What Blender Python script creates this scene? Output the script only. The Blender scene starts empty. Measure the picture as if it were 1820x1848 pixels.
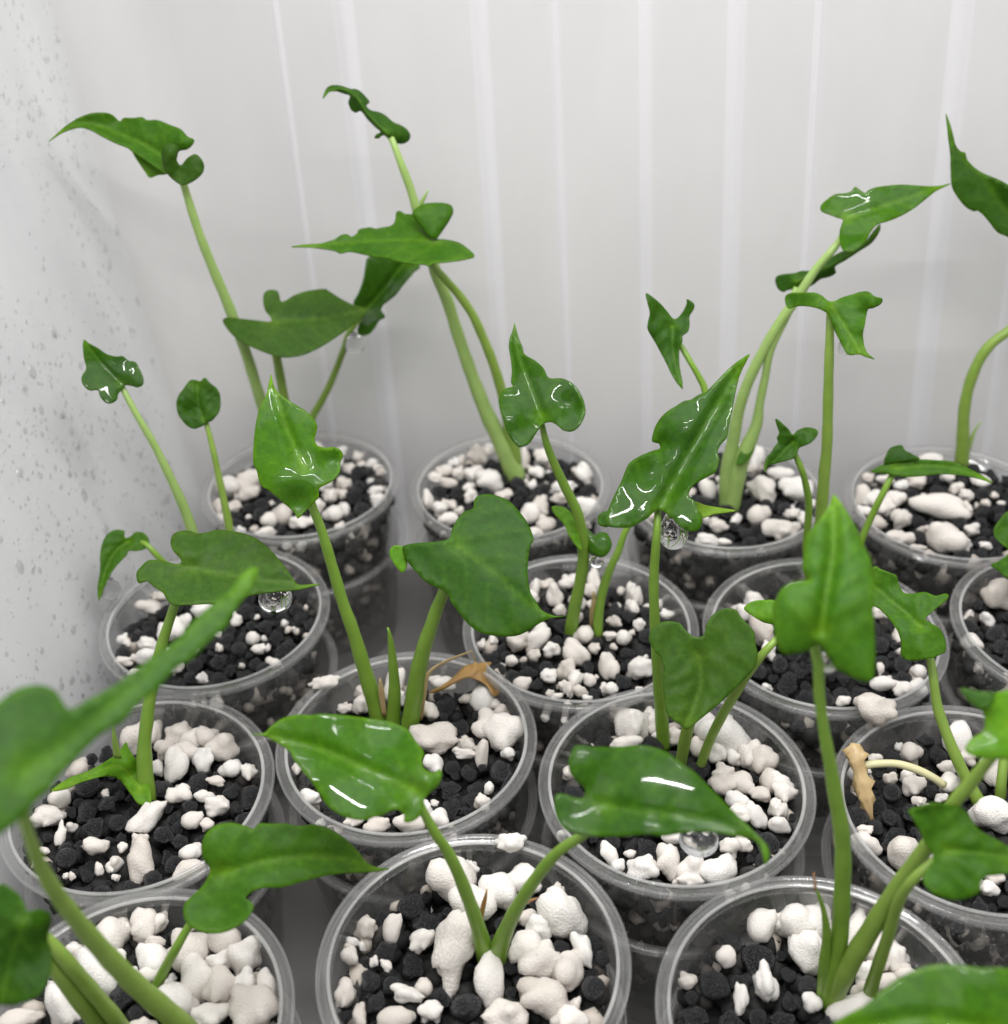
import bpy, math, random
import numpy as np
from mathutils import Vector, Matrix, noise
from mathutils.geometry import delaunay_2d_cdt

random.seed(7)
rng = np.random.default_rng(7)
scn = bpy.context.scene
COL = scn.collection
S = 0.032                      # metres per cup radius; positions below are in cup radii

# ------------------------------------------------------------------ camera
F, PIT, ROLL, CH = 2170.06, math.radians(35.2898), math.radians(-2.7556), 6.7017
_c, _s = math.cos(ROLL), math.sin(ROLL)
_up = np.array([0, math.sin(PIT), math.cos(PIT)])
_fw = np.array([0, math.cos(PIT), -math.sin(PIT)])
_rt = np.array([1.0, 0, 0])
CR = _rt * _c + _up * _s
CU = -_rt * _s + _up * _c
CAM = np.array([0, 0, CH])
cd = bpy.data.cameras.new('camera')
cam = bpy.data.objects.new('camera', cd)
COL.objects.link(cam)
cam.matrix_world = Matrix(((CR[0], CU[0], -_fw[0], 0), (CR[1], CU[1], -_fw[1], 0),
                           (CR[2], CU[2], -_fw[2], CH * S), (0, 0, 0, 1)))
cd.sensor_fit = 'HORIZONTAL'
cd.sensor_width = 36
cd.lens = F / 1820 * 36
cd.clip_start, cd.clip_end = 0.005, 20
cd.dof.use_dof = True
cd.dof.focus_distance = 8.6 * S
cd.dof.aperture_fstop = 15.0
scn.camera = cam

# ------------------------------------------------------------------ world, lamps, exposure
world = bpy.data.worlds.new('World')
scn.world = world
world.use_nodes = True
bg = world.node_tree.nodes['Background']
bg.inputs[0].default_value = (0.985, 0.99, 1.0, 1)
bg.inputs[1].default_value = 0.46
scn.view_settings.view_transform = 'Standard'
scn.view_settings.look = 'None'
scn.view_settings.exposure = 0.0
scn.view_settings.gamma = 1.0
scn.cycles.use_denoising = True
scn.cycles.max_bounces = 24
scn.cycles.transparent_max_bounces = 40
scn.cycles.transmission_bounces = 12
scn.cycles.diffuse_bounces = 4
scn.cycles.glossy_bounces = 4
scn.cycles.caustics_reflective = False
scn.cycles.caustics_refractive = False

GR = np.array([0.9910, -0.1338, 0.0])       # along the back wall
GN = np.array([0.1338, 0.9910, 0.0])        # towards the back wall


def G(r, n, z=0.0):
    return r * GR + n * GN + np.array([0, 0, z])


def strip_or_fill_lamp(r, n, z, length, width, power):
    ld = bpy.data.lights.new('led_strip_or_fill', 'AREA')
    ld.shape = 'RECTANGLE'
    ld.size, ld.size_y = length * S, width * S
    ld.energy = power
    ld.color = (1.0, 0.993, 0.98)
    o = bpy.data.objects.new('led_strip_or_fill', ld)
    COL.objects.link(o)
    o.location = Vector(G(r, n, z) * S)
    o.rotation_euler = (0, 0, math.atan2(GR[1], GR[0]))
    return o


strip_or_fill_lamp(-0.8, 3.6, 9.5, 5.0, 0.07, 0.36)
strip_or_fill_lamp(0.4, 6.8, 9.5, 5.0, 0.07, 0.36)
strip_or_fill_lamp(0.5, 5.2, 12.0, 20.0, 18.0, 2.25)          # added unseen fill panel overhead, softens the strip shadows


# ------------------------------------------------------------------ picture point -> place
def ray(px, py):
    x, y = (px - 910) / F, -(py - 924) / F
    d = _fw + CR * x + CU * y
    return d


def at(px, py, Y):
    d = ray(px, py)
    return CAM + d * (Y / d[1])


def atz(px, py, z):
    d = ray(px, py)
    return CAM + d * ((z - CH) / d[2])


def atplane(px, py, p0, n):
    d = ray(px, py)
    return CAM + d * (np.dot(p0 - CAM, n) / np.dot(d, n))


ZONE = {'p': (0, 0, 1), '1': (0, 100, 2.6), '2': (500, 100, 2.6), '3': (1120, 150, 2.6), '4': (0, 650, 2.6),
        '5': (500, 700, 2.6), '6': (1120, 700, 2.6), '7': (0, 1148, 2.6), '8': (500, 1148, 2.6), '9': (1120, 1148, 2.6)}


def Z(zone, *pts):
    ox, oy, s = ZONE[zone]
    return [(p[0] / s + ox, p[1] / s + oy) + tuple(q / s for q in p[2:3]) for p in pts]


# ------------------------------------------------------------------ object helpers
def mesh_of(name, verts, faces, mat=None, smooth=True):
    me = bpy.data.meshes.new(name)
    me.from_pydata([tuple(v) for v in verts], [], faces)
    if mat:
        me.materials.append(mat)
    if smooth:
        me.polygons.foreach_set('use_smooth', [True] * len(me.polygons))
    me.update()
    return me


def link(name, me, parent=None, loc=(0, 0, 0)):
    o = bpy.data.objects.new(name, me)
    COL.objects.link(o)
    o.location = loc
    if parent:
        o.parent = parent
    return o


def thing(name, label, cat, loc_u=(0, 0, 0), group=None):
    o = bpy.data.objects.new(name, None)
    o.empty_display_size = 0.005
    COL.objects.link(o)
    o.location = Vector(np.array(loc_u) * S)
    o['label'], o['category'], o['kind'] = label, cat, 'thing'
    if group:
        o['group'] = group
    return o


# ------------------------------------------------------------------ materials
def new_mat(name):
    m = bpy.data.materials.new(name)
    m.use_nodes = True
    nt = m.node_tree
    for n in list(nt.nodes):
        if n.type != 'OUTPUT_MATERIAL':
            nt.nodes.remove(n)
    return m, nt, nt.nodes['Material Output']


def N(nt, t, **kw):
    n = nt.nodes.new(t)
    for k, v in kw.items():
        if k in n.inputs:
            n.inputs[k].default_value = v
        else:
            setattr(n, k, v)
    return n


def noise_bump(nt, scale, strength, detail=4, dist=0.001, coord='Object'):
    tc = N(nt, 'ShaderNodeTexCoord')
    no = N(nt, 'ShaderNodeTexNoise', Scale=scale, Detail=detail)
    nt.links.new(tc.outputs[coord], no.inputs['Vector'])
    bu = N(nt, 'ShaderNodeBump', Strength=strength, Distance=dist)
    nt.links.new(no.outputs['Fac'], bu.inputs['Height'])
    return tc, no, bu


def leaf_mat(name, dark, light, wet):
    m, nt, out = new_mat(name)
    L = nt.links.new
    tc = N(nt, 'ShaderNodeTexCoord')
    n1 = N(nt, 'ShaderNodeTexNoise', Scale=130, Detail=4)
    L(tc.outputs['Object'], n1.inputs['Vector'])
    at_ = N(nt, 'ShaderNodeAttribute', attribute_name='vein')
    r1 = N(nt, 'ShaderNodeMapRange')
    r1.inputs[1].default_value, r1.inputs[2].default_value = 0.3, 0.75
    r1.inputs[3].default_value, r1.inputs[4].default_value = 0.0, 0.22
    L(n1.outputs['Fac'], r1.inputs[0])
    ad = N(nt, 'ShaderNodeMath', operation='ADD', use_clamp=True)
    L(r1.outputs[0], ad.inputs[0])
    L(at_.outputs['Fac'], ad.inputs[1])
    mx = N(nt, 'ShaderNodeMix', data_type='RGBA')
    mx.inputs[6].default_value = (*dark, 1)
    mx.inputs[7].default_value = (*light, 1)
    L(ad.outputs[0], mx.inputs[0])
    n2 = N(nt, 'ShaderNodeTexNoise', Scale=900, Detail=3)
    L(tc.outputs['Object'], n2.inputs['Vector'])
    b1 = N(nt, 'ShaderNodeBump', Strength=0.12 if not wet else 0.05, Distance=0.0003)
    L(n2.outputs['Fac'], b1.inputs['Height'])
    ps = N(nt, 'ShaderNodeBsdfPrincipled', Roughness=0.46 if not wet else 0.4)
    ps.inputs['Specular IOR Level'].default_value = 0.15 if not wet else 0.06
    n6 = N(nt, 'ShaderNodeTexNoise', Scale=620, Detail=4, Roughness=0.7)
    L(tc.outputs['Object'], n6.inputs['Vector'])
    r6 = N(nt, 'ShaderNodeMapRange')
    r6.inputs[1].default_value, r6.inputs[2].default_value = 0.3, 0.7
    r6.inputs[3].default_value, r6.inputs[4].default_value = 0.78, 1.22
    L(n6.outputs['Fac'], r6.inputs[0])
    m6 = N(nt, 'ShaderNodeMix', data_type='RGBA', blend_type='MULTIPLY')
    m6.inputs[0].default_value = 1
    L(mx.outputs[2], m6.inputs[6])
    L(r6.outputs[0], m6.inputs[7])
    mx = m6
    L(mx.outputs[2], ps.inputs['Base Color'])
    L(b1.outputs[0], ps.inputs['Normal'])
    if wet:
        n5 = N(nt, 'ShaderNodeTexNoise', Scale=95, Detail=3)
        L(tc.outputs['Object'], n5.inputs['Vector'])
        r5 = N(nt, 'ShaderNodeMapRange')
        r5.inputs[1].default_value, r5.inputs[2].default_value = 0.44, 0.52
        L(n5.outputs['Fac'], r5.inputs[0])
        L(r5.outputs[0], ps.inputs['Coat Weight'])
        ps.inputs['Coat Roughness'].default_value = 0.03
        ps.inputs['Coat IOR'].default_value = 1.31
    tr = N(nt, 'ShaderNodeBsdfTranslucent')
    hs = N(nt, 'ShaderNodeMix', data_type='RGBA', blend_type='MULTIPLY')
    hs.inputs[0].default_value = 1
    hs.inputs[7].default_value = (1.5, 1.25, 0.4, 1)
    L(mx.outputs[2], hs.inputs[6])
    L(hs.outputs[2], tr.inputs['Color'])
    ms = N(nt, 'ShaderNodeMixShader')
    ms.inputs[0].default_value = 0.22
    L(ps.outputs[0], ms.inputs[1])
    L(tr.outputs[0], ms.inputs[2])
    L(ms.outputs[0], out.inputs[0])
    return m


GREEN = {
    'd': ((0.018, 0.069, 0.0025), (0.075, 0.178, 0.008)),
    'm': ((0.031, 0.108, 0.0030), (0.112, 0.238, 0.010)),
    'l': ((0.070, 0.200, 0.006), (0.190, 0.340, 0.024)),
    'y': ((0.150, 0.280, 0.015), (0.260, 0.380, 0.045)),
    'b': ((0.030, 0.084, 0.006), (0.090, 0.180, 0.016)),
}
LEAF = {}
for k, (a, b) in GREEN.items():
    LEAF[k] = leaf_mat('leaf_dry_' + k, a, b, False)
    LEAF[k + 'w'] = leaf_mat('leaf_wet_' + k, a, b, True)


def stem_mat(name, c0, c1):
    m, nt, out = new_mat(name)
    L = nt.links.new
    tc, no, bu = noise_bump(nt, 700, 0.15, 3, 0.0004)
    n2 = N(nt, 'ShaderNodeTexNoise', Scale=260, Detail=6)
    L(tc.outputs['Object'], n2.inputs['Vector'])
    mx = N(nt, 'ShaderNodeMix', data_type='RGBA')
    mx.inputs[6].default_value = (*c0, 1)
    mx.inputs[7].default_value = (*c1, 1)
    L(n2.outputs['Fac'], mx.inputs[0])
    ps = N(nt, 'ShaderNodeBsdfPrincipled', Roughness=0.42)
    ps.inputs['Subsurface Weight'].default_value = 0.25
    ps.inputs['Subsurface Radius'].default_value = (0.6, 1.0, 0.25)
    ps.inputs['Subsurface Scale'].default_value = 0.0012
    L(mx.outputs[2], ps.inputs['Base Color'])
    L(bu.outputs[0], ps.inputs['Normal'])
    L(ps.outputs[0], out.inputs[0])
    return m


STEM = {'p': stem_mat('petiole_pale', (0.23, 0.36, 0.085), (0.33, 0.46, 0.15)),
        'm': stem_mat('petiole_mid', (0.16, 0.27, 0.030), (0.25, 0.37, 0.070)),
        'g': stem_mat('petiole_green', (0.125, 0.25, 0.018), (0.21, 0.34, 0.045)),
        't': stem_mat('dry_tan', (0.30, 0.19, 0.075), (0.58, 0.44, 0.24)),
        'o': stem_mat('dry_brown', (0.20, 0.10, 0.022), (0.46, 0.27, 0.08)),
        'r': stem_mat('dry_rust', (0.33, 0.13, 0.05), (0.50, 0.25, 0.10)),
        'c': stem_mat('cream_root', (0.50, 0.47, 0.26), (0.62, 0.58, 0.36))}


def perlite_mat():
    m, nt, out = new_mat('perlite')
    L = nt.links.new
    tc, no, bu = noise_bump(nt, 11.0, 0.28, 8, 0.06)
    oi = N(nt, 'ShaderNodeObjectInfo')
    cr = N(nt, 'ShaderNodeValToRGB')
    cr.color_ramp.elements[0].color = (0.60, 0.545, 0.495, 1)
    cr.color_ramp.elements[1].color = (0.74, 0.715, 0.685, 1)
    e = cr.color_ramp.elements.new(0.45)
    e.color = (0.71, 0.665, 0.62, 1)
    L(oi.outputs['Random'], cr.inputs[0])
    n2 = N(nt, 'ShaderNodeTexNoise', Scale=6, Detail=5, Roughness=0.6)
    L(tc.outputs['Object'], n2.inputs['Vector'])
    r2 = N(nt, 'ShaderNodeMapRange')
    r2.inputs[1].default_value, r2.inputs[2].default_value = 0.64, 0.72
    r2.inputs[3].default_value, r2.inputs[4].default_value = 0, 0.6
    L(n2.outputs['Fac'], r2.inputs[0])
    mx = N(nt, 'ShaderNodeMix', data_type='RGBA')
    L(r2.outputs[0], mx.inputs[0])
    L(cr.outputs[0], mx.inputs[6])
    mx.inputs[7].default_value = (0.30, 0.25, 0.20, 1)
    n4 = N(nt, 'ShaderNodeTexNoise', Scale=20, Detail=2)
    L(tc.outputs['Object'], n4.inputs['Vector'])
    r4 = N(nt, 'ShaderNodeMapRange')
    r4.inputs[1].default_value, r4.inputs[2].default_value = 0.69, 0.74
    r4.inputs[3].default_value, r4.inputs[4].default_value = 0, 0.7
    L(n4.outputs['Fac'], r4.inputs[0])
    mx0 = mx
    mx = N(nt, 'ShaderNodeMix', data_type='RGBA')
    L(r4.outputs[0], mx.inputs[0])
    L(mx0.outputs[2], mx.inputs[6])
    mx.inputs[7].default_value = (0.22, 0.17, 0.13, 1)
    ps = N(nt, 'ShaderNodeBsdfPrincipled', Roughness=0.75)
    ps.inputs['Specular IOR Level'].default_value = 0.25
    L(mx.outputs[2], ps.inputs['Base Color'])
    L(bu.outputs[0], ps.inputs['Normal'])
    L(ps.outputs[0], out.inputs[0])
    return m


def granule_mat():
    m, nt, out = new_mat('black_granule')
    L = nt.links.new
    tc, no, bu = noise_bump(nt, 9.0, 0.6, 6, 0.10)
    n2 = N(nt, 'ShaderNodeTexNoise', Scale=9, Detail=6, Roughness=0.8)
    L(tc.outputs['Object'], n2.inputs['Vector'])
    r2 = N(nt, 'ShaderNodeMapRange')
    r2.inputs[1].default_value, r2.inputs[2].default_value = 0.50, 0.72
    r2.inputs[3].default_value, r2.inputs[4].default_value = 0, 1
    L(n2.outputs['Fac'], r2.inputs[0])
    mx = N(nt, 'ShaderNodeMix', data_type='RGBA')
    L(r2.outputs[0], mx.inputs[0])
    mx.inputs[6].default_value = (0.0135, 0.014, 0.016, 1)
    mx.inputs[7].default_value = (0.15, 0.152, 0.16, 1)
    ps = N(nt, 'ShaderNodeBsdfPrincipled', Roughness=0.27)
    ps.inputs['Specular IOR Level'].default_value = 0.6
    L(mx.outputs[2], ps.inputs['Base Color'])
    L(bu.outputs[0], ps.inputs['Normal'])
    L(ps.outputs[0], out.inputs[0])
    return m


M_WHITE, M_BLACK = perlite_mat(), granule_mat()


def flat_mat(name, col, rough=0.8, scale=300, amount=0.35):
    m, nt, out = new_mat(name)
    L = nt.links.new
    tc = N(nt, 'ShaderNodeTexCoord')
    no = N(nt, 'ShaderNodeTexNoise', Scale=scale, Detail=4)
    L(tc.outputs['Object'], no.inputs['Vector'])
    mx = N(nt, 'ShaderNodeMix', data_type='RGBA')
    L(no.outputs['Fac'], mx.inputs[0])
    mx.inputs[6].default_value = (*[c * (1 - amount) for c in col], 1)
    mx.inputs[7].default_value = (*[min(1, c * (1 + amount)) for c in col], 1)
    ps = N(nt, 'ShaderNodeBsdfPrincipled', Roughness=rough)
    L(mx.outputs[2], ps.inputs['Base Color'])
    L(ps.outputs[0], out.inputs[0])
    return m


M_OLD = flat_mat('dull_perlite', (0.46, 0.41, 0.36))
M_SHADED_MIX = flat_mat('crevice_shade_mix', (0.008, 0.0078, 0.0075))  # near-black copy of the mix: shade between surface grains put into colour
M_SOIL = flat_mat('dark_mix', (0.045, 0.040, 0.036))


def facing_gloss(nt, base, gain):
    lw = N(nt, 'ShaderNodeLayerWeight', Blend=0.5)
    pw = N(nt, 'ShaderNodeMath', operation='POWER')
    pw.inputs[1].default_value = 4
    nt.links.new(lw.outputs['Facing'], pw.inputs[0])
    ma = N(nt, 'ShaderNodeMath', operation='MULTIPLY_ADD')
    ma.inputs[1].default_value, ma.inputs[2].default_value = gain, base
    nt.links.new(pw.outputs[0], ma.inputs[0])
    return ma


def clear_plastic(name, haze, tint, spec):
    m, nt, out = new_mat(name)
    L = nt.links.new
    tr = N(nt, 'ShaderNodeBsdfTransparent')
    tr.inputs[0].default_value = (0.97, 0.97, 0.97, 1)
    lw = facing_gloss(nt, 0.035, 0.5)
    tc = N(nt, 'ShaderNodeTexCoord')
    no = N(nt, 'ShaderNodeTexNoise', Scale=60, Detail=4)
    L(tc.outputs['Object'], no.inputs['Vector'])
    bu = N(nt, 'ShaderNodeBump', Strength=0.15, Distance=0.0006)
    L(no.outputs['Fac'], bu.inputs['Height'])
    gl = N(nt, 'ShaderNodeBsdfGlossy', Roughness=0.08)
    gl.inputs[0].default_value = (spec, spec, spec, 1)
    L(bu.outputs[0], gl.inputs['Normal'])
    df = N(nt, 'ShaderNodeBsdfDiffuse')
    df.inputs[0].default_value = (*tint, 1)
    tl = N(nt, 'ShaderNodeBsdfTranslucent')
    tl.inputs[0].default_value = (*tint, 1)
    md = N(nt, 'ShaderNodeMixShader')
    md.inputs[0].default_value = 0.5
    L(df.outputs[0], md.inputs[1])
    L(tl.outputs[0], md.inputs[2])
    hz = N(nt, 'ShaderNodeMapRange')
    hz.inputs[1].default_value, hz.inputs[2].default_value = 0.3, 0.75
    hz.inputs[3].default_value, hz.inputs[4].default_value = haze * 0.6, haze * 1.5
    L(no.outputs['Fac'], hz.inputs[0])
    m1 = N(nt, 'ShaderNodeMixShader')
    L(hz.outputs[0], m1.inputs[0])
    L(tr.outputs[0], m1.inputs[1])
    L(md.outputs[0], m1.inputs[2])
    m2 = N(nt, 'ShaderNodeMixShader')
    L(lw.outputs[0], m2.inputs[0])
    L(m1.outputs[0], m2.inputs[1])
    L(gl.outputs[0], m2.inputs[2])
    L(m2.outputs[0], out.inputs[0])
    return m


M_CUP = clear_plastic('clear_cup_plastic', 0.03, (0.78, 0.77, 0.76), 0.75)
M_BRIGHT_LIP = clear_plastic('bright_lip_plastic', 0.34, (0.90, 0.89, 0.88), 0.9)  # whitened lip: the bright line inside the rim is put into its colour
M_RIM = clear_plastic('cup_rim_plastic', 0.085, (0.86, 0.85, 0.84), 0.85)


def water_mat():
    m, nt, out = new_mat('water')
    ps = N(nt, 'ShaderNodeBsdfPrincipled', Roughness=0.0, IOR=1.33)
    ps.inputs['Transmission Weight'].default_value = 1.0
    nt.links.new(ps.outputs[0], out.inputs[0])
    return m


M_WATER = water_mat()


def bead_mat():
    m, nt, out = new_mat('condensation_beads')
    tr = N(nt, 'ShaderNodeBsdfTransparent')
    tr.inputs[0].default_value = (1, 1, 1, 1)
    gl = N(nt, 'ShaderNodeBsdfGlossy', Roughness=0.05)
    fr = facing_gloss(nt, 0.16, 0.5)
    ms = N(nt, 'ShaderNodeMixShader')
    nt.links.new(fr.outputs[0], ms.inputs[0])
    nt.links.new(tr.outputs[0], ms.inputs[1])
    nt.links.new(gl.outputs[0], ms.inputs[2])
    nt.links.new(ms.outputs[0], out.inputs[0])
    return m


M_BEAD = bead_mat()


def bin_mat(name, c0, c1, rough, transl, mist=0.0):
    m, nt, out = new_mat(name)
    L = nt.links.new
    tc = N(nt, 'ShaderNodeTexCoord')
    mp = N(nt, 'ShaderNodeMapping')
    mp.inputs['Scale'].default_value = (1, 1, 0.35)
    L(tc.outputs['Object'], mp.inputs[0])
    no = N(nt, 'ShaderNodeTexNoise', Scale=26, Detail=5, Roughness=0.6)
    L(mp.outputs[0], no.inputs['Vector'])
    mr = N(nt, 'ShaderNodeMapRange')
    mr.inputs[1].default_value, mr.inputs[2].default_value = 0.3, 0.7
    L(no.outputs['Fac'], mr.inputs[0])
    mx = N(nt, 'ShaderNodeMix', data_type='RGBA')
    L(mr.outputs[0], mx.inputs[0])
    mx.inputs[6].default_value = (*c0, 1)
    mx.inputs[7].default_value = (*c1, 1)
    ps = N(nt, 'ShaderNodeBsdfPrincipled', Roughness=rough)
    ps.inputs['Specular IOR Level'].default_value = 0.3
    L(mx.outputs[2], ps.inputs['Base Color'])
    n2 = N(nt, 'ShaderNodeTexNoise', Scale=60, Detail=3)
    L(tc.outputs['Object'], n2.inputs['Vector'])
    if mist:
        n2.inputs['Scale'].default_value = 520
        n2.inputs['Roughness'].default_value = 0.65
    bu = N(nt, 'ShaderNodeBump', Strength=mist or 0.08, Distance=0.001)
    L(n2.outputs['Fac'], bu.inputs['Height'])
    L(bu.outputs[0], ps.inputs['Normal'])
    tl = N(nt, 'ShaderNodeBsdfTranslucent')
    L(mx.outputs[2], tl.inputs[0])
    ms = N(nt, 'ShaderNodeMixShader')
    ms.inputs[0].default_value = transl
    L(ps.outputs[0], ms.inputs[1])
    L(tl.outputs[0], ms.inputs[2])
    L(ms.outputs[0], out.inputs[0])
    return m


M_BIN = bin_mat('frosted_bin', (0.75, 0.742, 0.738), (0.80, 0.792, 0.787), 0.4, 0.45)
M_RIB = bin_mat('bin_rib', (0.80, 0.79, 0.805), (0.85, 0.84, 0.855), 0.35, 0.45)
M_SIDE = bin_mat('wet_bin_side', (0.74, 0.745, 0.75), (0.85, 0.85, 0.85), 0.22, 0.45, 0.16)
M_FLOOR = flat_mat('bin_floor_plastic', (0.16, 0.153, 0.147), 0.5, 40, 0.15)

# ------------------------------------------------------------------ the bin
LEAN = math.tan(math.radians(8))
NB, RL, RC = 11.15, -4.80, 0.75
FLOOR, TOP = -1.92, 9.0
binr = thing('plastic_bin', 'frosted translucent storage bin with upright ribs standing round all the cups', 'storage bin', G(0, 7, FLOOR))
BO = G(0, 7, FLOOR)


def in_bin(verts):
    return [tuple((v - BO) * S) for v in verts]


def sheet(pts_of, name, mat, nz=14):
    """pts_of(z) -> row of plan points, inner face first; gives a closed shell of real thickness"""
    rows, back = [], []
    for k in range(nz + 1):
        z = FLOOR + (TOP - FLOOR) * k / nz
        a, b = pts_of(z)
        rows.append(a)
        back.append(b)
    n = len(rows[0])
    v = [p for r in rows for p in r] + [p for r in back for p in r]
    off = n * (nz + 1)
    f = []
    for k in range(nz):
        for i in range(n - 1):
            a = k * n + i
            f.append((a, a + 1, a + n + 1, a + n))
            f.append((off + a, off + a + n, off + a + n + 1, off + a + 1))
    for k in (0, nz):
        for i in range(n - 1):
            a = k * n + i
            f.append((a, a + 1, off + a + 1, off + a))
    return link(name, mesh_of(name, in_bin(v), f, mat), binr)


TH = 0.05


def corner_row(z):
    r0, n0 = RL - z * LEAN, NB + z * LEAN
    a, b = [], []
    for i in range(13):
        t = math.pi / 2 * i / 12
        for lst, e in ((a, 0), (b, TH)):
            lst.append(G(r0 + RC - (RC + e) * math.cos(t), n0 - RC + (RC + e) * math.sin(t), z))
    return a, b


def left_row(z):
    r0, n0 = RL - z * LEAN, NB + z * LEAN
    ns = np.linspace(-1, n0 - RC, 40)
    # shallow upright flutes in the side wall
    q = [0.035 * max(0, math.sin(n * 2.0)) ** 2 * (1 if i < 39 else 0) for i, n in enumerate(ns)]
    return [G(r0 - e, n, z) for n, e in zip(ns, q)], [G(r0 - TH - e, n, z) for n, e in zip(ns, q)]


sheet(corner_row, 'corner', M_BIN)
sheet(left_row, 'side_wall', M_SIDE)
fv = [G(RL + 0.2, -1, FLOOR), G(9.5, -1, FLOOR), G(9.5, NB - 0.2, FLOOR), G(RL + 0.2, NB - 0.2, FLOOR)]
fv += [p - np.array([0, 0, TH]) for p in fv]
link('floor_panel', mesh_of('floor_panel', in_bin(fv), [(0, 1, 2, 3), (7, 6, 5, 4), (0, 4, 5, 1), (1, 5, 6, 2), (2, 6, 7, 3), (3, 7, 4, 0)], M_FLOOR, False), binr)
# back wall: flat panels with ribs moulded between them
bn = GN * math.cos(math.radians(8)) - np.array([0, 0, math.sin(math.radians(8))])
RIBS = []
for px, py, w, hgt in ((528, 250, .045, .018), (646, 250, .10, .024), (882, 300, .085, .017), (1012, 350, .045, .020), (1166, 300, .06, .009),
                       (1323, 300, .085, .016), (1462, 350, .05, .020), (1703, 350, .10, .014), (1810, 600, .05, .010)):
    p = atplane(px, py, G(0, NB), bn)
    RIBS.append((float(p @ GR), float(p[2]), w, hgt))


def rib_r(rb, z):
    return rb[0] - .035 / math.cos(math.radians(8)) * (z - rb[1])


def rib_row(rb):
    def row(z):
        n0, a, b = NB + z * LEAN, [], []
        for t in np.linspace(-1, 1, 11):
            d = rb[3] * (1 + math.cos(math.pi * t)) / 2
            a.append(G(rib_r(rb, z) + t * rb[2], n0 - d, z))
            b.append(G(rib_r(rb, z) + t * rb[2], n0 + TH - d * .3, z))
        return a, b
    return row


def panel_row(left, right):
    def row(z):
        n0 = NB + z * LEAN
        r0 = rib_r(left, z) + left[2] if left else RL - z * LEAN + RC
        r1 = rib_r(right, z) - right[2] if right else 9.5
        rs = np.linspace(r0, r1, 8)
        return [G(r, n0, z) for r in rs], [G(r, n0 + TH, z) for r in rs]
    return row


for lf, rt in zip([None] + RIBS, RIBS + [None]):
    sheet(panel_row(lf, rt), 'back_panel', M_BIN)
for rb in RIBS:
    sheet(rib_row(rb), 'rib', M_RIB)

# condensation beads on the side wall (uncountable)
bv, bf = [], []
ang = [(math.sin(a), math.cos(a)) for a in np.linspace(0, math.pi / 2, 4)]
ln_ = np.cross([0, 0, 1.0], GN)
for k in range(9000):
    n = rng.uniform(3.2, 11.6)
    z = rng.uniform(-0.8, 7.5)
    if noise.noise(Vector((n * 0.9, z * 0.45, 3))) < rng.uniform(-0.35, 0.35):
        continue
    if n > NB + z * LEAN - RC:
        continue
    r = min(0.05, 0.0085 * math.exp(abs(rng.normal(0, 0.7))))
    c = G(RL - z * LEAN + 0.002 - 0.035 * max(0, math.sin(n * 2.0)) ** 2, n, z)
    o = len(bv)
    el = rng.uniform(0.8, 1.5)
    for sn, cs in ang:
        for i in range(7):
            t = 2 * math.pi * i / 7
            bv.append((c + GN * r * cs * math.cos(t) + np.array([-LEAN * GR[0], -LEAN * GR[1], 1]) * r * el * cs * math.sin(t) + GR * r * 0.42 * sn) * S)
    for a in range(3):
        for i in range(7):
            j = (i + 1) % 7
            bf.append((o + a * 7 + i, o + a * 7 + j, o + a * 7 + 7 + j, o + a * 7 + 7 + i))
cdn = link('condensation', mesh_of('condensation', bv, bf, M_BEAD))
cdn['kind'], cdn['label'], cdn['category'] = 'stuff', 'tiny water beads of condensation on the frosted left side wall', 'condensation'

# ------------------------------------------------------------------ cups
CUPS = {'A': (-0.332, 4.585), 'B': (1.767, 4.106), 'C': (-2.429, 4.248), 'D': (-0.829, 6.524), 'E': (1.151, 5.968), 'F': (3.22, 5.62),
        'G': (-2.798, 6.136), 'H': (-2.564, 8.123), 'I': (0.599, 7.749), 'J': (2.616, 7.536), 'K': (4.692, 7.447),
        'L': (-2.038, 10.138), 'M': (0.071, 9.929), 'N': (2.164, 9.629), 'O': (4.269, 9.294)}
ZS = {'A': -.20, 'B': -.26, 'C': -.16, 'D': -.20, 'E': -.22, 'F': -.20, 'G': -.26, 'H': -.22, 'I': -.20, 'J': -.26, 'K': -.24,
      'L': -.14, 'M': -.12, 'N': -.10, 'O': -.08}
WHERE = {
    'A': ('the large seedling cup cut by the bottom edge at mid frame', 'with two glossy leaves arching out left and right'),
    'B': ('the big cup at bottom right', 'right of the middle front cup'),
    'C': ('the bottom left corner cup', 'holding mostly big white lumps'),
    'D': ('the cup with a shrivelled brown leaf on its rim', 'between two others'),
    'E': ('the cup packed with white lumps under the heart shaped leaf', ''),
    'F': ('the right hand cup holding a curled tan dead leaf', ''),
    'G': ('the mostly black filled cup by the left wall', 'second from the front'),
    'H': ('the third cup back along the left wall', ''),
    'I': ('the cup in the middle of the third row', ''),
    'J': ('the cup behind the tall upright arrow leaf', ''),
    'K': ('the cup cut by the right edge in the third row', ''),
    'L': ('the back row cup in the left corner of the bin', ''),
    'M': ('the second cup from the left in the back row', ''),
    'N': ('the third cup from the left in the back row', ''),
    'O': ('the back row cup farthest right', '')}
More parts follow.
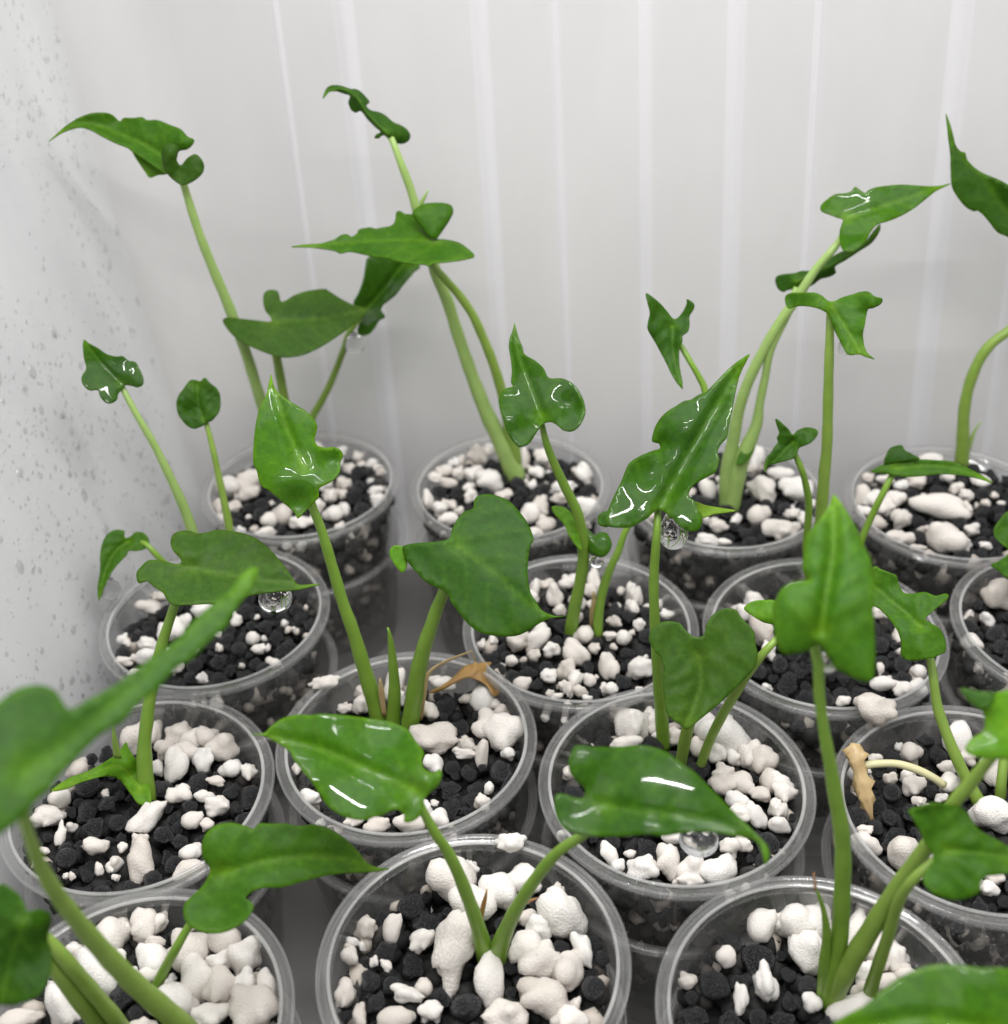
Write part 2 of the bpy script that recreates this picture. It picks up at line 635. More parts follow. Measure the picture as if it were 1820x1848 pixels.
CUPLABEL = {
    'A': 'clear cup at mid frame in front, two glossy leaves arching from it',
    'B': 'clear cup at bottom right, stout green stalks fanning from its middle',
    'C': 'clear cup in the bottom left corner, filled mostly with big white lumps',
    'D': 'clear cup with a shrivelled brown leaf draped over its back rim',
    'E': 'clear cup packed with white lumps below the heart shaped leaf',
    'F': 'clear cup holding a curled tan dead leaf on black granules',
    'G': 'clear cup of mostly black granules, second along the left wall',
    'H': 'clear cup under a drop hanging leaf, third along the left wall',
    'I': 'clear cup in the third row, two thin stalks beside a tan sliver',
    'J': 'clear cup of black granules behind the tall upright arrow leaf',
    'K': 'clear cup cut by the right edge, just in front of the back row',
    'L': 'clear cup in the far left corner of the bin, tall pale stalk',
    'M': 'clear back row cup with a thick forked stalk, second from left',
    'N': 'clear back row cup behind the wet shiny arrow leaf',
    'O': 'clear back row cup at far right with a long flat white lump'}


def lathe(prof, seg=72):
    v, f = [], []
    n = len(prof)
    for i in range(seg):
        t = 2 * math.pi * i / seg
        for r, z in prof:
            v.append((r * math.cos(t) * S, r * math.sin(t) * S, z * S))
    for i in range(seg):
        j = (i + 1) % seg
        for k in range(n):
            l = (k + 1) % n
            f.append((i * n + k, j * n + k, j * n + l, i * n + l))
    return v, f


def disc_wall(top_r, bot_r, z0, z1, t, seg=72):
    prof = [(top_r, z0), (top_r - (top_r - bot_r) * .5, (z0 + z1) / 2), (bot_r, z1), (0.001, z1), (0.001, z1 + t), (bot_r - t, z1 + t),
            (top_r - t - (top_r - bot_r) * .5, (z0 + z1) / 2), (top_r - t, z0)]
    return lathe(prof, seg)


def rim_ring(r_in, r_out, z, h):
    return lathe([(r_in, z - h), (r_in, z - .008), (r_in + .012, z), (r_out - .035, z - .004), (r_out - .02, z + .008), (r_out - .006, z + .004), (r_out, z - .02),
                  (r_out - .012, z - h), (r_out - .03, z - h), (r_out - .03, z - .028), (r_in + .012, z - .028), (r_in + .012, z - h)], 96)


ME_RIM = mesh_of('rim', *rim_ring(.905, 1.0, 0, .06), M_RIM)
ME_WALL = mesh_of('wall', *disc_wall(.915, .74, -.055, -1.72, .02), M_CUP)
ME_SRIM = mesh_of('sleeve_rim', *rim_ring(.915, .995, -.66, .05), M_RIM)
ME_SLEEVE = mesh_of('sleeve', *disc_wall(.93, .80, -.72, -1.90, .02), M_CUP)
ME_LIP = mesh_of('bright_rim_lip', *lathe([(.9165 + .0135 * math.cos(2 * math.pi * i / 8), .004 + .012 * math.sin(2 * math.pi * i / 8)) for i in range(8)], 96), M_BRIGHT_LIP)
ME_EDGE = mesh_of('rim_edge', *lathe([(.992 + .011 * math.cos(2 * math.pi * i / 8), -.012 + .018 * math.sin(2 * math.pi * i / 8)) for i in range(8)], 96), M_RIM)
CUPOBJ = {}
for k, (x, y) in CUPS.items():
    c = thing('plastic_cup', CUPLABEL[k], 'cup', (x, y, 0), 'clear plastic cups standing in rows in the bin')
    link('wall', ME_WALL, c)
    rm_ = link('rim', ME_RIM, c)
    link('bright_rim_lip', ME_LIP, rm_)
    link('rim_edge', ME_EDGE, rm_)
    sl = link('sleeve', ME_SLEEVE, c)
    link('sleeve_rim', ME_SRIM, sl)
    c.rotation_euler = (0, 0, random.uniform(0, 6.28))
    CUPOBJ[k] = c


for k in ('F', 'K'):                               # condensation inside two of the cup walls
    bv, bf = [], []
    for _ in range(420):
        t = -math.pi / 2 + rng.uniform(-1.3, 1.3)
        z = rng.uniform(-.75, -.12)
        rw = .918 - (.915 - .74) * (-z - .055) / 1.665 if z > -.62 else .93
        q = min(.022, .007 * math.exp(abs(rng.normal(0, .6))))
        e1 = np.array([-math.sin(t), math.cos(t), 0])
        e3 = np.array([math.cos(t), math.sin(t), 0])
        c = e3 * rw + np.array([0, 0, z])
        o = len(bv)
        for sn, cs in ang:
            for i in range(6):
                w = 2 * math.pi * i / 6
                bv.append((c + (e1 * math.cos(w) + np.array([0, 0, 1]) * math.sin(w)) * q * cs + e3 * q * .5 * sn) * S)
        for a in range(3):
            for i in range(6):
                j = (i + 1) % 6
                bf.append((o + a * 6 + i, o + a * 6 + j, o + a * 6 + 6 + j, o + a * 6 + 6 + i))
    CUPOBJ[k].rotation_euler = (0, 0, 0)
    bo = link('condensation', mesh_of('cup_condensation', bv, bf, M_BEAD), CUPOBJ[k])
    bo['kind'] = 'stuff'


# ------------------------------------------------------------------ grains
def ico(sub):
    import bmesh
    bm = bmesh.new()
    bmesh.ops.create_icosphere(bm, subdivisions=sub, radius=1)
    v = np.array([tuple(q.co) for q in bm.verts])
    f = [tuple(q.index for q in p.verts) for p in bm.faces]
    bm.free()
    return v, f


I1, I2, I3 = ico(1), ico(2), ico(3)


def lumpy(seed, base, lobes, amp, knobs=0):
    r = np.random.default_rng(seed)
    v, f = base
    cs = [np.zeros(3)] + [r.normal(0, 1, 3) for _ in range(lobes)]
    rad = [0.72]
    for i in range(1, len(cs)):
        cs[i] = cs[i] / np.linalg.norm(cs[i]) * r.uniform(.45, .78)
        rad.append(r.uniform(.30, .55))
    for _ in range(knobs):
        c = r.normal(0, 1, 3)
        c = c / np.linalg.norm(c) * r.uniform(.58, .85)
        cs.append(c)
        rad.append(r.uniform(.20, .36))
    R = np.zeros(len(v))
    for c, q in zip(cs, rad):
        b = v @ c
        disc = b * b - (c @ c) + q * q
        t = np.where(disc > 0, b + np.sqrt(np.maximum(disc, 0)), 0)
        R = np.maximum(R, t)
    off = Vector(tuple(r.uniform(0, 50, 3)))
    for i, p in enumerate(v):
        q = Vector(tuple(p))
        R[i] *= 1 + amp * noise.noise(q * 1.8 + off) + amp * .32 * noise.noise(q * 4.5 + off) + amp * .10 * noise.noise(q * 9 + off)
    w = v * R[:, None]
    mn, mx = w.min(0), w.max(0)
    w = (w - (mn + mx) / 2) / ((mx - mn) / 2)
    return w, f


WH = [mesh_of('perlite_%d' % i, *lumpy(100 + i, I3, 2 + i % 4, .12, (0, 7, 4, 10)[i % 4]), M_WHITE) for i in range(18)]
BK = [mesh_of('granule_%d' % i, *lumpy(300 + i, I3, 1 + i % 3, .09, (0, 6, 10)[i % 3]), M_BLACK) for i in range(10)]

ZG = {'A': (540, 1480, 2.844), 'B': (1160, 1560, 2.7576), 'C': (0, 1560, 3.033), 'D': (460, 1150, 3.37), 'E': (940, 1200, 3.25),
      'F': (1440, 1200, 3.695), 'G': (0, 1230, 3.37), 'H': (140, 960, 3.64), 'I': (850, 1000, 4.044), 'J': (1250, 980, 3.193),
      'K': (1250, 980, 3.193), 'L': (340, 760, 4.136), 'M': (700, 760, 4.136), 'N': (1080, 780, 4.333), 'O': (1500, 760, 5.6875)}
WHITES = {
    'A': [(790, 690, 100, 200, 10), (975, 820, 70, 130), (630, 615, 70, 50, -30), (890, 440, 115, 100), (1020, 370, 90, 90), (760, 215, 120, 110), (875, 150, 45, 45),
          (1180, 240, 90, 75, -20), (1390, 310, 30, 45), (1350, 480, 120, 130), (1230, 560, 65, 70), (1160, 650, 80, 75), (1240, 730, 110, 90, -20), (1380, 770, 75, 95),
          (1455, 670, 45, 90, -15), (1255, 920, 125, 95), (1055, 1010, 110, 80), (1390, 1020, 90, 60), (550, 900, 85, 42, 25), (500, 1020, 90, 55), (230, 890, 50, 70),
          (235, 690, 42, 45), (225, 610, 32, 25), (215, 650, 28, 25), (270, 520, 55, 60), (445, 745, 35, 25, 30), (385, 725, 22, 28), (325, 650, 18, 25), (310, 1000, 32, 55), (480, 560, 45, 70)],
    'B': [(575, 265, 65, 75), (740, 210, 95, 90), (840, 210, 85, 95), (680, 290, 55, 50), (760, 340, 35, 80), (860, 310, 70, 80), (825, 440, 85, 95), (610, 580, 55, 90, -10),
          (415, 460, 45, 50), (490, 670, 35, 70), (845, 690, 45, 45), (1080, 330, 60, 110, 30), (1150, 420, 80, 90), (1260, 470, 60, 80), (1290, 570, 70, 50, -30), (1200, 600, 60, 50),
          (1080, 640, 50, 40, -30), (1120, 550, 60, 60), (1040, 720, 110, 55, -15), (205, 570, 45, 40)],
    'C': [(790, 215, 68, 90, 15), (600, 330, 90, 95), (470, 300, 60, 55), (660, 270, 60, 45), (880, 250, 55, 40, -20), (830, 320, 65, 75, 40), (850, 425, 50, 30), (830, 520, 80, 75),
          (1040, 470, 115, 110), (1230, 410, 80, 80), (1365, 490, 85, 95), (1080, 620, 85, 120, 15), (1215, 525, 80, 50), (1210, 670, 90, 100), (1340, 640, 70, 70), (1460, 665, 45, 85),
          (1385, 790, 130, 120), (960, 760, 130, 90, 25), (1160, 830, 100, 60), (520, 600, 90, 140, -40), (340, 770, 80, 130, -30), (110, 850, 110, 50), (640, 490, 55, 30, 30), (330, 340, 50, 40),
          (440, 510, 40, 45), (820, 600, 60, 40)],
    'D': [(835, 210, 60, 100), (1090, 610, 150, 100, 5), (1540, 570, 125, 110), (1430, 520, 110, 90), (1380, 380, 75, 85), (1560, 430, 50, 50), (1200, 190, 70, 45), (1110, 250, 45, 35),
          (1280, 375, 40, 28), (650, 410, 60, 60), (545, 435, 42, 30), (640, 320, 45, 40), (1060, 450, 60, 60), (1280, 710, 65, 32), (1385, 710, 40, 85, 15), (1540, 710, 45, 40), (1425, 920, 28, 40),
          (1385, 1005, 48, 55), (340, 970, 60, 50), (150, 690, 50, 80, -30), (225, 805, 30, 35), (740, 1130, 80, 60), (940, 1130, 95, 60), (600, 1120, 60, 35), (1120, 1100, 60, 60), (1040, 1040, 40, 60),
          (1085, 770, 60, 60), (880, 370, 40, 60), (1490, 390, 40, 35)],
    'E': [(620, 300, 105, 110), (620, 460, 95, 45), (750, 290, 50, 80), (1350, 320, 110, 130, -30), (1200, 330, 110, 110), (1080, 360, 70, 90), (1160, 500, 50, 75), (1250, 540, 42, 50), (1350, 530, 70, 90),
          (1490, 530, 80, 80, 20), (1190, 620, 65, 50), (1460, 680, 55, 70), (1185, 700, 80, 65), (1290, 690, 80, 65), (1400, 760, 60, 45), (1270, 790, 65, 50), (1620, 740, 70, 60), (1540, 690, 70, 60),
          (1510, 840, 55, 55), (1380, 880, 55, 85, -15), (1290, 870, 65, 55), (1520, 940, 60, 45), (520, 1110, 45, 80, -25), (570, 1180, 40, 40), (715, 1190, 90, 75), (865, 1160, 70, 100), (1165, 1210, 105, 90, -40),
          (1010, 1200, 90, 80), (1230, 1080, 60, 60), (900, 1010, 70, 40), (1000, 1260, 80, 40), (640, 1110, 35, 25), (1310, 1050, 50, 45), (1040, 480, 45, 60), (900, 420, 60, 60)],
    'F': [(1000, 160, 80, 120), (1100, 300, 45, 55), (760, 580, 70, 60), (780, 810, 70, 65), (300, 700, 60, 60), (735, 740, 50, 50),
          (1020, 790, 70, 70), (810, 915, 45, 35), (460, 1190, 95, 70), (450, 1100, 50, 30), (730, 1270, 110, 110), (1290, 1000, 130, 110), (1290, 700, 60, 110), (1130, 620, 55, 50), (960, 890, 40, 30),
          (620, 760, 45, 45), (1280, 1490, 60, 45), (520, 630, 45, 35), (900, 1260, 40, 60), (1000, 680, 60, 40)],
    'G': [(820, 310, 85, 110), (930, 300, 50, 80), (1105, 275, 80, 70), (1165, 345, 70, 60), (1310, 280, 70, 70), (1350, 400, 100, 80), (1000, 420, 60, 60), (1130, 430, 80, 60), (1235, 480, 60, 80),
          (1070, 510, 70, 110, 15), (955, 530, 35, 50), (1400, 530, 70, 50), (1515, 550, 50, 50), (1310, 605, 55, 32), (1090, 680, 75, 55), (1250, 700, 65, 40), (1320, 760, 70, 60), (1170, 845, 60, 50),
          (1260, 870, 40, 40), (1160, 1040, 65, 50), (900, 820, 65, 125, 45), (850, 1090, 75, 130, -15), (580, 1000, 75, 50), (745, 1010, 28, 30), (370, 920, 30, 70, 10), (360, 710, 60, 60), (290, 820, 95, 60),
          (470, 535, 70, 50, -30), (605, 1140, 25, 38), (670, 1145, 20, 20), (400, 1185, 20, 20), (440, 1185, 20, 25), (705, 1195, 25, 20), (270, 1030, 30, 22), (640, 680, 22, 25), (1150, 1150, 90, 60)],
    'H': [(350, 450, 80, 45), (460, 370, 70, 35), (840, 520, 90, 60), (620, 640, 90, 80), (700, 600, 50, 60), (460, 740, 60, 50), (470, 830, 80, 60), (250, 715, 40, 45), (320, 730, 25, 25), (300, 850, 60, 35),
          (1380, 240, 65, 50), (1450, 290, 40, 50), (1490, 270, 25, 40), (1040, 570, 40, 50), (1155, 700, 45, 45), (1190, 770, 50, 35), (1360, 600, 25, 25), (1385, 645, 20, 25), (1440, 655, 18, 22),
          (820, 960, 40, 40), (380, 930, 50, 30), (930, 760, 25, 30), (1250, 760, 20, 25), (1080, 880, 20, 20), (1180, 560, 18, 18), (1500, 500, 16, 22)],
    'I': [(545, 200, 60, 45), (610, 300, 60, 90, -10), (690, 150, 60, 50), (745, 90, 50, 50), (650, 410, 50, 45), (925, 110, 50, 110), (870, 270, 55, 60), (820, 590, 75, 65), (1045, 490, 60, 45),
          (1100, 270, 35, 35), (1190, 290, 60, 90, -10), (1180, 390, 50, 60), (1255, 180, 35, 45), (1450, 310, 35, 55), (1520, 410, 55, 38), (1410, 350, 30, 40), (345, 640, 80, 80), (480, 620, 75, 120, 45),
          (590, 700, 65, 60), (160, 630, 38, 38), (80, 660, 40, 45), (300, 780, 45, 42), (460, 740, 50, 50), (760, 720, 85, 115, -35), (690, 840, 70, 80), (1010, 820, 75, 100), (1240, 830, 110, 85),
          (770, 910, 60, 65), (715, 990, 45, 60), (800, 1000, 55, 50), (570, 890, 60, 55), (375, 950, 65, 55), (1020, 990, 58, 55), (870, 920, 45, 50), (670, 960, 30, 40), (630, 1040, 45, 25), (850, 1050, 40, 25),
          (1230, 520, 45, 50), (1020, 600, 55, 35), (1120, 610, 55, 55), (900, 690, 45, 45), (430, 200, 40, 70), (460, 310, 40, 50), (780, 470, 40, 50)],
    'J': [(555, 190, 65, 45), (330, 320, 55, 60), (215, 355, 35, 22), (400, 500, 70, 130, -20), (300, 400, 40, 50), (440, 620, 40, 60), (870, 915, 40, 32), (1270, 280, 80, 40), (1350, 270, 40, 30),
          (1085, 730, 22, 40), (1100, 810, 70, 40), (1210, 840, 60, 45), (1300, 830, 50, 50)],
    'K': [(1710, 260, 85, 85), (1810, 300, 50, 60)],
    'L': [(280, 490, 100, 80), (430, 480, 90, 70), (450, 540, 80, 60), (330, 640, 70, 50), (220, 640, 50, 60), (240, 740, 40, 40), (600, 740, 60, 60), (580, 830, 80, 40), (700, 700, 80, 80), (850, 760, 90, 50),
          (1080, 690, 80, 60), (1060, 560, 60, 60), (1020, 480, 60, 60), (1160, 460, 60, 50), (1400, 520, 60, 40), (1420, 590, 60, 50), (1380, 310, 45, 35), (1270, 260, 45, 40), (1000, 100, 50, 65),
          (1500, 360, 40, 30), (1150, 200, 60, 40), (1440, 340, 40, 30), (960, 640, 60, 60), (390, 810, 40, 30), (470, 430, 100, 70)],
    'M': [(640, 220, 75, 85), (750, 220, 50, 60), (440, 280, 45, 40), (340, 360, 40, 40), (320, 415, 55, 45), (430, 370, 55, 45), (530, 390, 50, 60), (455, 460, 65, 40), (640, 400, 70, 70), (755, 450, 105, 90),
          (870, 550, 70, 45), (290, 580, 45, 75), (390, 660, 60, 60), (450, 730, 75, 50), (540, 670, 35, 35), (1020, 280, 40, 90), (1150, 270, 60, 65), (1110, 380, 60, 45), (1310, 490, 105, 55), (1290, 570, 80, 50),
          (1510, 390, 60, 90, -35), (1410, 370, 40, 30), (1140, 630, 60, 80), (1060, 690, 80, 80), (1180, 770, 75, 75), (1520, 640, 90, 70), (1400, 800, 60, 40), (540, 290, 40, 40), (620, 560, 50, 60), (1100, 830, 60, 40),
          (860, 120, 35, 60), (600, 500, 40, 40)],
    'N': [(1260, 160, 80, 110), (1205, 300, 45, 45), (860, 440, 60, 90, -25), (1290, 450, 100, 120, -45), (1430, 330, 100, 60), (1550, 450, 130, 100), (1260, 650, 90, 80), (1515, 640, 65, 45), (945, 730, 75, 60),
          (1430, 770, 145, 85), (1080, 680, 45, 45), (850, 850, 90, 60), (850, 690, 30, 35), (1620, 680, 60, 60), (980, 860, 60, 30), (1660, 560, 40, 50), (1110, 110, 40, 70)],
    'O': [(350, 570, 60, 50), (300, 760, 80, 110), (560, 600, 90, 55), (720, 660, 70, 55), (880, 620, 90, 80), (420, 790, 90, 90), (550, 880, 110, 100), (660, 800, 110, 80), (720, 1020, 100, 110), (470, 1050, 90, 80),
          (300, 930, 90, 60), (1120, 870, 280, 125, 5), (1400, 900, 70, 60, 30), (1190, 1200, 190, 150), (1360, 1270, 80, 90), (960, 1110, 70, 40), (700, 1190, 150, 70), (1290, 690, 70, 60), (1390, 760, 70, 60),
          (1530, 610, 100, 60, 15), (1200, 580, 70, 60), (960, 240, 110, 60), (1450, 1120, 70, 70), (1590, 1280, 60, 40), (1590, 840, 50, 40), (1680, 760, 40, 35), (1750, 850, 40, 30), (900, 1300, 80, 30), (1020, 190, 60, 30)],
}
GRAINSIZE = {'A': .094, 'B': .094, 'C': .10, 'H': .072, 'I': .072, 'G': .082}
CRUMB = {'A': .07, 'B': .02, 'G': .03, 'H': .12, 'I': .22, 'C': .25, 'J': .05, 'L': .22, 'M': .22, 'K': .10, 'O': .12, 'N': .15}


def grain_obj(name, me, parent, pos, base, rot, sc):
    o = bpy.data.objects.new(name, me)
    COL.objects.link(o)
    o.parent = parent
    o.rotation_mode = 'QUATERNION'
    o.location = Vector((pos - base) * S)
    o.rotation_quaternion = rot.to_quaternion()
    o.scale = Vector(tuple(q * S for q in sc))
    return o


def view_rot(pos, ang):
    """axes: across, up the view, along the view - turned by ang degrees"""
    d = pos - CAM
    d = d / np.linalg.norm(d)
    x = np.cross(d, CU)
    x /= np.linalg.norm(x)
    y = np.cross(x, d)
    a = math.radians(ang)
    x2, y2 = x * math.cos(a) + y * math.sin(a), -x * math.sin(a) + y * math.cos(a)
    return Matrix(((x2[0], y2[0], -d[0]), (x2[1], y2[1], -d[1]), (x2[2], y2[2], -d[2])))


def rand_rot():
    from mathutils import Quaternion
    q = Quaternion(tuple(rng.normal(0, 1, 4)))
    q.normalize()
    return q.to_matrix()


def in_frame(p, margin=330):
    q = p - CAM
    z = q @ _fw
    u, v = 910 + F * (q @ CR) / z, 924 - F * (q @ CU) / z
    return -margin < u < 1820 + margin and -margin < v < 1848 + margin


MIXLABEL = {k: ('granular mix in ' + w[0]) for k, w in WHERE.items()}
for k, (cx, cy) in CUPS.items():
    zs = ZS[k]
    base = np.array([cx, cy, zs])
    mix = thing('potting_mix', MIXLABEL[k], 'potting mix', base, 'potting mix in the cups')
    ox, oy, sc = ZG[k]
    placed = []
    for gi, w in enumerate(WHITES[k]):
        px, py = w[0] / sc + ox, w[1] / sc + oy
        p = atz(px, py, zs)
        dist = np.linalg.norm(p - CAM)
        rx, ry = w[2] / sc / F * dist * 1.04, w[3] / sc / F * dist * 1.04
        rm = (rx * ry) ** .5
        p = atz(px, py, zs + 0.25 * rm)
        h = np.array([p[0] - cx, p[1] - cy])
        hr = np.hypot(*h)
        lim = .895 - rm * .8
        if hr > lim:
            p[:2] = np.array([cx, cy]) + h * lim / hr
        ang = -(w[4] if len(w) > 4 else 0)
        # listed angles turn clockwise in the picture for wide lumps
        rot = view_rot(p, ang + rng.uniform(-6, 6))
        flip = random.choice([(1, 1), (-1, 1), (1, -1), (-1, -1)])
        grain_obj('perlite_grain', WH[(gi * 5 + ord(k)) % len(WH)], mix, p, base, rot, (rx * flip[0], ry * flip[1], min(rx, ry) * flip[0] * flip[1]))
        placed.append((p[0], p[1], rx, min(1.0, ry * 1.2)))
    g0 = .93 * GRAINSIZE.get(k, .078)
    pts = [(a, b, (c * d) ** .5 * .86) for a, b, c, d in placed]
    for rad, tries, ov in ((g0 * 1.2, 500, .92), (g0, 1500, .92), (g0 * .78, 1500, .90), (g0 * .55, 1200, .88)):
        for _ in range(tries):
            rr = .885 * math.sqrt(random.random())
            t = random.uniform(0, 2 * math.pi)
            r = rad * random.uniform(.88, 1.12)
            if rr + r > .905:
                continue
            x, y = cx + rr * math.cos(t), cy + rr * math.sin(t)
            if any((x - a) ** 2 + (y - b) ** 2 < (ov * (r + c)) ** 2 for a, b, c in pts):
                continue
            p = np.array([x, y, zs - .35 * r + random.uniform(-.045, .03) - (.03 if rad < g0 * .8 else 0)])
            if not in_frame(p):
                continue
            pts.append((x, y, r))
            small = rad < g0 * .8
            if random.random() < CRUMB.get(k, .08) * (2.2 if small else .45):
                grain_obj('perlite_grain', random.choice(WH), mix, p, base, rand_rot(), (r, r * random.uniform(.65, 1), r * random.uniform(.65, 1)))
            else:
                e = random.uniform(.85, 1.0)
                grain_obj('black_granule', random.choice(BK), mix, p, base, rand_rot(), (r, r * e, r * random.uniform(.82, 1)))
    # the buried layers: below the surface and against the cup wall
    bv, bf, bm_ = [], [], []
    spots = []
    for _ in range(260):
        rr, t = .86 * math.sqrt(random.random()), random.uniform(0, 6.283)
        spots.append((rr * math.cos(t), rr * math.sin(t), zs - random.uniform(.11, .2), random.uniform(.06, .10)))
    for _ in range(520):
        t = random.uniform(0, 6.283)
        z = random.uniform(-1.66, zs - .06)
        rw = .90 - (.915 - .74) * (z + .055) / (-1.665)
        q = random.uniform(.04, .11)
        rr = rw - q * random.uniform(.85, 1.0)
        spots.append((rr * math.cos(t), rr * math.sin(t), z, q))
    V1, F1 = I1
    for si, (x, y, z, q) in enumerate(spots):
        o = len(bv)
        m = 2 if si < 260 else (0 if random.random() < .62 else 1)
        st = rng.uniform(.75, 1.1, 3) * q
        jit = rng.uniform(.85, 1.12, (len(V1), 1))
        for vv in V1 * st * jit:
            bv.append(((x + vv[0]) * S, (y + vv[1]) * S, (z + vv[2] - zs) * S))
        for ff in F1:
            bf.append(tuple(o + i for i in ff))
            bm_.append(m)
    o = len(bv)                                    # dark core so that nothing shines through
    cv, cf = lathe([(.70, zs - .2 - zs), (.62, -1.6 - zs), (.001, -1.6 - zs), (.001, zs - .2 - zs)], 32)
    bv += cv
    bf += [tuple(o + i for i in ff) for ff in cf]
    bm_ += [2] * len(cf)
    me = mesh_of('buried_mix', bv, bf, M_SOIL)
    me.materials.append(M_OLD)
    me.materials.append(M_SHADED_MIX)
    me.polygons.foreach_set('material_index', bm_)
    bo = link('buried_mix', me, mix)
    bo['kind'] = 'stuff'

# loose lumps lying on rims
for px, py, rx, ry, z, ang, lab in ((586, 1233, 30, 14, .04, 5, 'small white lump on the rim left of the tall stalks'),
                                    (921, 1521, 30, 18, .06, -3, 'knobbly white lump on the back rim between two arching stalks'),
                                    (1580, 1279, 38, 27, .10, -20, 'big white double lump bridging two rims beside the upright stalk')):
    p = atz(px, py, z)
    d = np.linalg.norm(p - CAM)
    t = thing('perlite_grain', lab, 'perlite lump', p)
    rm = rx / F * d
    o = grain_obj('grain_body', WH[3 if rx > 35 else 5], t, p, p, view_rot(p, ang), (rm, ry / F * d, ry / F * d))


# ------------------------------------------------------------------ leaves and stalks
def catmull(P, closed, step):
    P = [np.array(p, float) for p in P]
    n = len(P)
    out = []
    rngi = range(n if closed else n - 1)
    for i in rngi:
        p0 = P[(i - 1) % n] if closed or i > 0 else 2 * P[0] - P[1]
        p1, p2 = P[i], P[(i + 1) % n]
        p3 = P[(i + 2) % n] if closed or i + 2 < n else 2 * P[-1] - P[-2]
        L = np.linalg.norm((p2 - p1)[:3])
        k = max(1, int(math.ceil(L / step)))
        for j in range(k):
            t = j / k
            out.append(.5 * ((2 * p1) + (-p0 + p2) * t + (2 * p0 - 5 * p1 + 4 * p2 - p3) * t * t + (-p0 + 3 * p1 - 3 * p2 + p3) * t ** 3))
    if not closed:
        out.append(P[-1])
    return out


def seg_dist(p, poly):
    best = np.full(len(p), 1e9)
    along = np.zeros(len(p))
    side = np.zeros(len(p))
    acc = 0
    for a, b in zip(poly[:-1], poly[1:]):
        ab = b - a
        L = np.linalg.norm(ab) + 1e-9
        t = np.clip(((p - a) @ ab) / L ** 2, 0, 1)
        q = p - (a + t[:, None] * ab)
        d = np.hypot(q[:, 0], q[:, 1])
        s = np.sign(ab[0] * (p - a)[:, 1] - ab[1] * (p - a)[:, 0])
        m = d < best
        best = np.where(m, d, best)
        along = np.where(m, acc + t * L, along)
        side = np.where(m, s, side)
        acc += L
    return best, along, side


def inside(p, poly):
    x, y = p[:, 0], p[:, 1]
    r = np.zeros(len(p), bool)
    j = len(poly) - 1
    for i in range(len(poly)):
        xi, yi = poly[i]
        xj, yj = poly[j]
        c = ((yi > y) != (yj > y)) & (x < (xj - xi) * (y - yi) / (yj - yi + 1e-12) + xi)
        r ^= c
        j = i
    return r


def unit(v):
    v = np.array(v, float)
    return v / np.linalg.norm(v)


